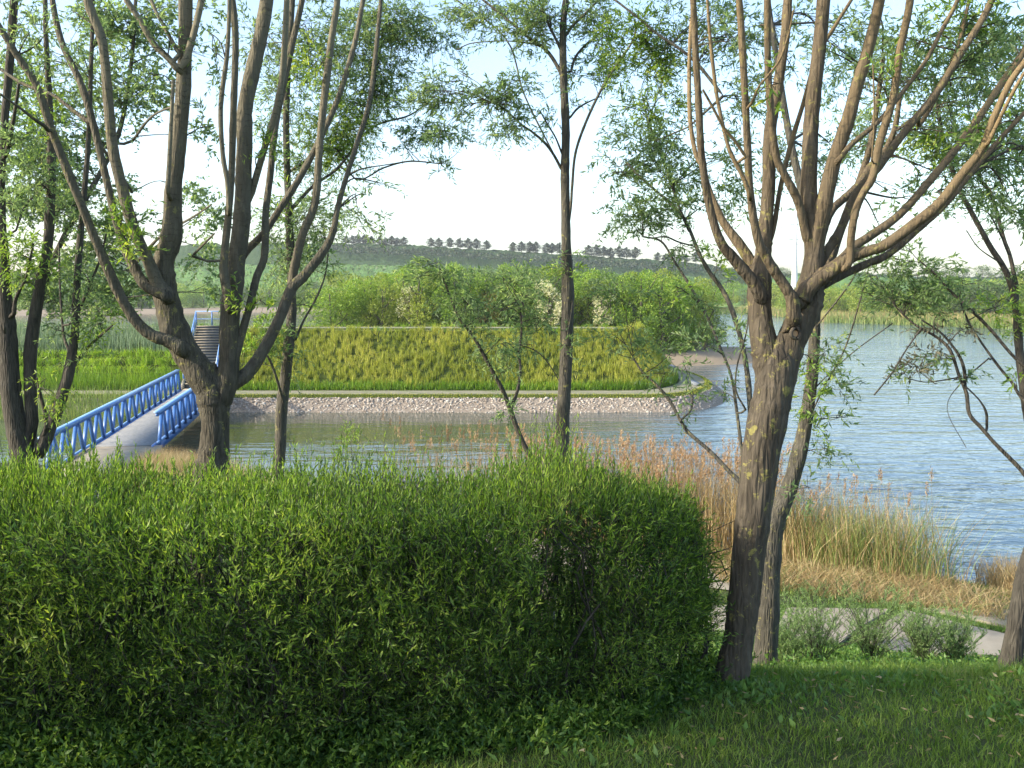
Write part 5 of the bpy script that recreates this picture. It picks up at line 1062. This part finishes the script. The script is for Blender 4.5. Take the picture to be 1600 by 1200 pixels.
single(1090, 470, 104, None, 3.2, 'far_leaf_dull', 'dark rounded tree closing the right end of the island belt', 'island_tree', 75, 5200, .02, .24)
single(1060, 500, 95, None, 3.0, 'far_leaf_dull', 'low dark bush at the right shore of the island', 'island_bush', 76, 4200, .0, .22)
single(520, 436, 92, None, 2.6, 'far_leaf_yellow', 'light green tree at the left tip of the island', 'island_tree', 77, 5200, .03, .22)
# bushes along the left end of the dike crest water
# ================================================================ FAR SHORES
def far_tree(px, d, top_py, lm, seed, label, grp, base=None, w_=1.0):
    key = (lm, seed % 3, 'far'); x = (px - 800) / F * d; b_ = gz(x, d) if base is None else base; H = EYE + (460 - top_py) / F * d - b_
    p_, new = proto(key, (0, 0, 0), 8.0, 3.6, label, 2600, 90 + seed % 3, .42, lm, 'shore_tree', grp, .04)
    o = p_ if new else copy_tree(p_); s_ = max(H / 7.8, .15); o.location = (x, d, b_ - .2); o.scale = (s_ * w_, s_ * w_, s_); o.rotation_euler = (0, 0, g.uniform(0, 6.28))
LB = {'far_leaf': ('green tree on the far lake shore beneath the hill', 'green trees on the far shore'), 'far_leaf_yellow': ('yellow-green tree on the far lake shore beneath the hill', 'yellow-green trees on the far shore'), 'far_leaf_dull': ('dull dark tree on the far lake shore beneath the hill', 'dark trees on the far shore')}
k = 0
for px in np.arange(1120, 1760, 17):
    for row in range(3):
        d = shore_far((px - 800) / F * 200, 200) + 10 + row * 14 + g.uniform(0, 6)
        lm = ['far_leaf_yellow', 'far_leaf', 'far_leaf_dull'][g.choice(3, p=[.45, .33, .22])]
        tp = np.interp(px, [1100, 1200, 1300, 1420, 1600, 1760], [462, 452, 456, 452, 442, 440]) + g.uniform(-5, 12) - row * 4
        far_tree(px + g.normal(0, 5), d, tp, lm, k, *LB[lm], w_=g.uniform(1.0, 1.7)); k += 1
for px in np.arange(-140, 520, 21):
    for row in range(2):
        d = shore_far((px - 800) / F * 280, 280) + 28 + row * 22 + g.uniform(0, 10)
        lm = ['far_leaf_yellow', 'far_leaf', 'far_leaf_dull'][g.choice(3, p=[.3, .45, .25])]
        tp = np.interp(px, [-140, 100, 250, 420, 500, 540], [446, 446, 448, 446, 440, 442]) + g.uniform(-8, 14)
        far_tree(px + g.normal(0, 6), d, tp, lm, k, *LB[lm], w_=g.uniform(.9, 1.5)); k += 1
for px in np.arange(1120, 1420, 22):                         # dark wood on the skyline at the right
    far_tree(px + g.normal(0, 4), 468, 424 + g.uniform(-5, 6) + (6 if px > 1300 else 0), 'far_leaf_dull', k, 'dark crown standing on the skyline right of the hill', 'dark skyline trees', base=EYE + 4, w_=1.5); k += 1
for px in (1478, 1500, 1530, 1548, 1566, 1590, 1620):
    far_tree(px, 466, 420 + g.uniform(-4, 8), 'far_leaf_dull', k, 'dark crown standing on the skyline right of the hill', 'dark skyline trees', base=EYE + 4, w_=1.1); k += 1
# tan reeds along the far right shore and at the left
for nm, a, c in (('far_shore_reeds', 1110, 1800),):
    n = 26000; px = rng.uniform(a, c, n); x200 = (px - 800) / F; fd = np.interp(px, FAR_PX, FAR_D); y = fd + rng.uniform(-2, 7, n); x = x200 * y
    P = np.stack([x, y, np.maximum(ground_h(x, y), -.1)], 1)
    blade_obj(nm, P, rng.uniform(1.4, 2.5, len(P)), np.full(len(P), .16), rng.uniform(0, .3, len(P)), 'reed_green')
    blade_obj('pale_shore_reeds', P[::3] + [0, 1, .2], rng.uniform(1.4, 2.5, len(P[::3])), np.full(len(P[::3]), .16), rng.uniform(0, .3, len(P[::3])), 'reed_dry')
    P = P[::3] + [0, -1.5, 0]; P[:, 2] = -.1; blade_obj('green_shore_reeds', P, rng.uniform(.8, 1.7, len(P)), np.full(len(P), .16), rng.uniform(0, .3, len(P)), 'reed_green')
# ---- pines on the ridge, in five rows
def pine(H, seed):
    gg = np.random.default_rng(seed); root = thing('pine_tree', (0, 0, 0), 'x', 'pine tree')
    b = MB(); P = spline(np.array([[0, 0, -.8], [.15, 0, H * .4], [-.1, .1, H * .95]]), 4); b.tube(P, np.linspace(.2, .05, len(P)), 6, a=np.zeros(len(P)))
    Ps = []; 
    for k in range(11):
        z = H * (.28 + .66 * k / 10) ; R_ = H * .34 * (1.08 - (k / 10) ** 3.5) * gg.uniform(.55, 1.15)
        for j in range(4):
            a = gg.uniform(0, 6.28); e = np.array([math.cos(a) * R_, math.sin(a) * R_, z + .25]); b.tube(np.array([[0, 0, z - .2], e]), np.array([.07, .03]), 4, a=np.zeros(2))
            m_ = 34; Ps.append(e * [.72, .72, 1] + gg.normal(0, 1, (m_, 3)) * [R_ * .30, R_ * .30, .18])
    b.build('trunk', MATS['bark_dark'], root, np.zeros(3), True, 'young')
    Ps = np.vstack(Ps); D = gg.normal(0, 1, (len(Ps), 3)); V, Fc = leaves(Ps, D, gg.uniform(.35, .7, len(Ps)), gg.uniform(.18, .3, len(Ps)))
    link('crown', mesh('crown', V, Fc, MATS['pine_needle']), root); return root
pp = [pine(7.4, s_) for s_ in (1, 2, 3, 4)]; fresh = [True] * 4
ROWS = [(('first', 'pine in the leftmost row of pines on the ridge'), [542, 552, 561, 573, 583, 595, 604, 613, 624, 633], 368),
        (('second', 'pine in the second row from the left on the ridge'), [674, 688, 704, 719, 731, 745, 760], 373),
        (('third', 'pine in the row of pines just left of the centre trunk'), [799, 814, 827, 838, 852, 862, 872], 380),
        (('fourth', 'pine in the row of pines just right of the centre trunk'), [918, 929, 941, 953, 966, 979, 991], 385),
        (('fifth', 'pine in the last row of pines, partly behind willow leaves'), [1025, 1036, 1048, 1059, 1070, 1083], 394)]
for (nm, lab), pxs, tp in ROWS:
    for px in pxs:
        j = g.integers(0, 4); o = pp[j] if fresh[j] else copy_tree(pp[j]); fresh[j] = False
        d = 562.0; px2 = px + g.normal(0, 1); x = (px2 - 800) / F * d; zb = ridge_z(px2); zt = EYE + (460 - (tp + (px - pxs[0]) * .03 + g.uniform(-2, 3))) / F * d
        s_ = (zt - zb + .3) / 7.2; o.location = (x, d, zb - .5); o.scale = (s_ * 1.25, s_ * 1.25, s_); o.rotation_euler = (0, 0, g.uniform(0, 6.28)); o['label'] = lab; o['group'] = nm + ' row of ridge pines'
# the pines' foot: dark scrub line softens the crest
n = 5000; px = rng.uniform(520, 1140, n); x = (px - 800) / F * 560; P = np.stack([x, np.full(n, 560.) + rng.uniform(-14, 2, n), 0 * x], 1); P[:, 2] = ridge_z(px) - np.abs(P[:, 1] - 560) * .33 - .4
V, Fc = leaves(P, rng.normal(0, 1, (n, 3)) + [0, 0, .8], rng.uniform(.8, 1.6, n), rng.uniform(.5, .9, n)); tag(link('ridge_scrub', mesh('ridge_scrub', V, Fc, MATS['pine_needle'])), kind='stuff')
n = 9000; px = rng.uniform(60, 1180, n); t = rng.uniform(.1, .8, n); d = 400 + 160 * t; x = (px - 800) / F * d; rz_ = ridge_z(px); P = np.stack([x, d, 2 + (rz_ - 2) * np.interp(t, [0, .25, .55, .8], [0, .22, .52, .6]) + .1], 1)
V, Fc = leaves(P, rng.normal(0, 1, (n, 3)) + [0, 0, 1], rng.uniform(.6, 1.8, n), rng.uniform(.5, 1.2, n)); tag(link('hill_scrub', mesh('hill_scrub', V, Fc, MATS['far_leaf_dull'])), kind='stuff')

# ---- power masts and lines
def mast(px, base_py, d, top_py, label):
    x = (px - 800) / F * d; zb = EYE + (460 - base_py) / F * d; zt = EYE + (460 - top_py) / F * d; H = zt - zb; L_ = H + 12
    root = thing('power_mast', (x, d, zb - 12), label, 'power mast')
    b = MB(); zz = np.linspace(0, L_, 12); b.tube(np.c_[zz * 0, zz * 0, zz], np.interp(zz, [0, 12, 20, L_], [1.3, 1.15, .6, .22]), 10, cap=True); b.build('pole', MATS['steel_white'], root, np.zeros(3), True)
    for fr in (.48, .635, .80):
        z = 12 + H * fr; ln = 4.8 if fr < .9 else 3.4
        b = MB(); b.bar((-ln, 0, z + .4), (0, 0, z), .22, .22); b.bar((0, 0, z), (ln, 0, z + .4), .22, .22); a_ = b.build('cross_arm', MATS['steel_white'], root, np.zeros(3))
        for s_ in (-1, 1):
            b = MB(); b.tube([(s_ * ln * .96, 0, z + .3), (s_ * ln * .96, 0, z - 1.0)], [.12, .12], 6); b.build('insulator', MATS['wire'], a_, np.zeros(3))
    return x, d, [12 + H * fr + zb - 12 for fr in (.48, .635, .80)]
m1 = mast(1239, 448, 300, 298, 'white tapering power mast seen just left of the near willow limbs')
m2 = mast(1594, 440, 380, 300, 'faint white power mast near the right edge')
for k, (z1, z2) in enumerate(zip(m1[2], m2[2])):
    for s_, sdn in ((-1, 'left'), (1, 'right')):
        ln = 4.6 if k < 2 else 3.3; a = np.array([m1[0] + s_ * ln, m1[1], z1 - 1.0]); c = np.array([m2[0] + s_ * ln, m2[1], z2 - 1.0]); e = c + (c - a)
        pts = []
        for p_, q_ in ((a, c), (c, e)):
            for t in np.linspace(0, 1, 14)[:-1]: pts.append(p_ + (q_ - p_) * t - np.array([0, 0, 1]) * 4 * 2.2 * t * (1 - t))
        b = MB(); b.tube(np.array(pts), np.full(len(pts), .045), 4)
        tag(b.build('power_line', MATS['wire']), ['lowest', 'middle', 'top'][k] + ' power cable strung on the ' + sdn + ' side of the white masts', 'power line')

# ---- small things at the right end of the dike
q = at(1078, 578, 61); t = thing('waste_bin', (q[0] - 1.2, 61, .9), 'small dark litter bin with pale lid at the right end of the dike', 'litter bin')
b = MB(); b.tube([(0, 0, 0), (0, 0, .85)], [.26, .30], 14); b.build('body', MATS['dark_metal'], t, np.zeros(3), True)
b = MB(); b.tube([(0, 0, .87), (0, 0, .95), (0, 0, 1.0)], [.33, .33, .2], 14); b.build('lid', MATS['deck_grey'], t, np.zeros(3), True)
t = thing('waterside_steps', (11.3, 59.5, .6), 'short grey steps down to the water at the tip of the dike', 'steps')
b = MB()
for k in range(4): b.box((.38 * k, 0, .32 - .16 * k), (.40, 2.4, .18))
b.build('steps', MATS['stair_grey'], t)

# ================================================================ HAZE
b = MB(); b.box((0, 0, 34), (2100, 2100, 84))
hz = b.build('haze', None); tag(hz, kind='stuff')
hm = bpy.data.materials.new('haze_air'); hm.use_nodes = True; t_ = hm.node_tree; t_.nodes.clear()
o_ = t_.nodes.new('ShaderNodeOutputMaterial'); v_ = t_.nodes.new('ShaderNodeVolumePrincipled'); v_.inputs['Density'].default_value = HAZE
v_.inputs['Color'].default_value = (.92, .95, 1, 1); v_.inputs['Anisotropy'].default_value = .3; t_.links.new(v_.outputs[0], o_.inputs['Volume'])
hz.data.materials.append(hm)
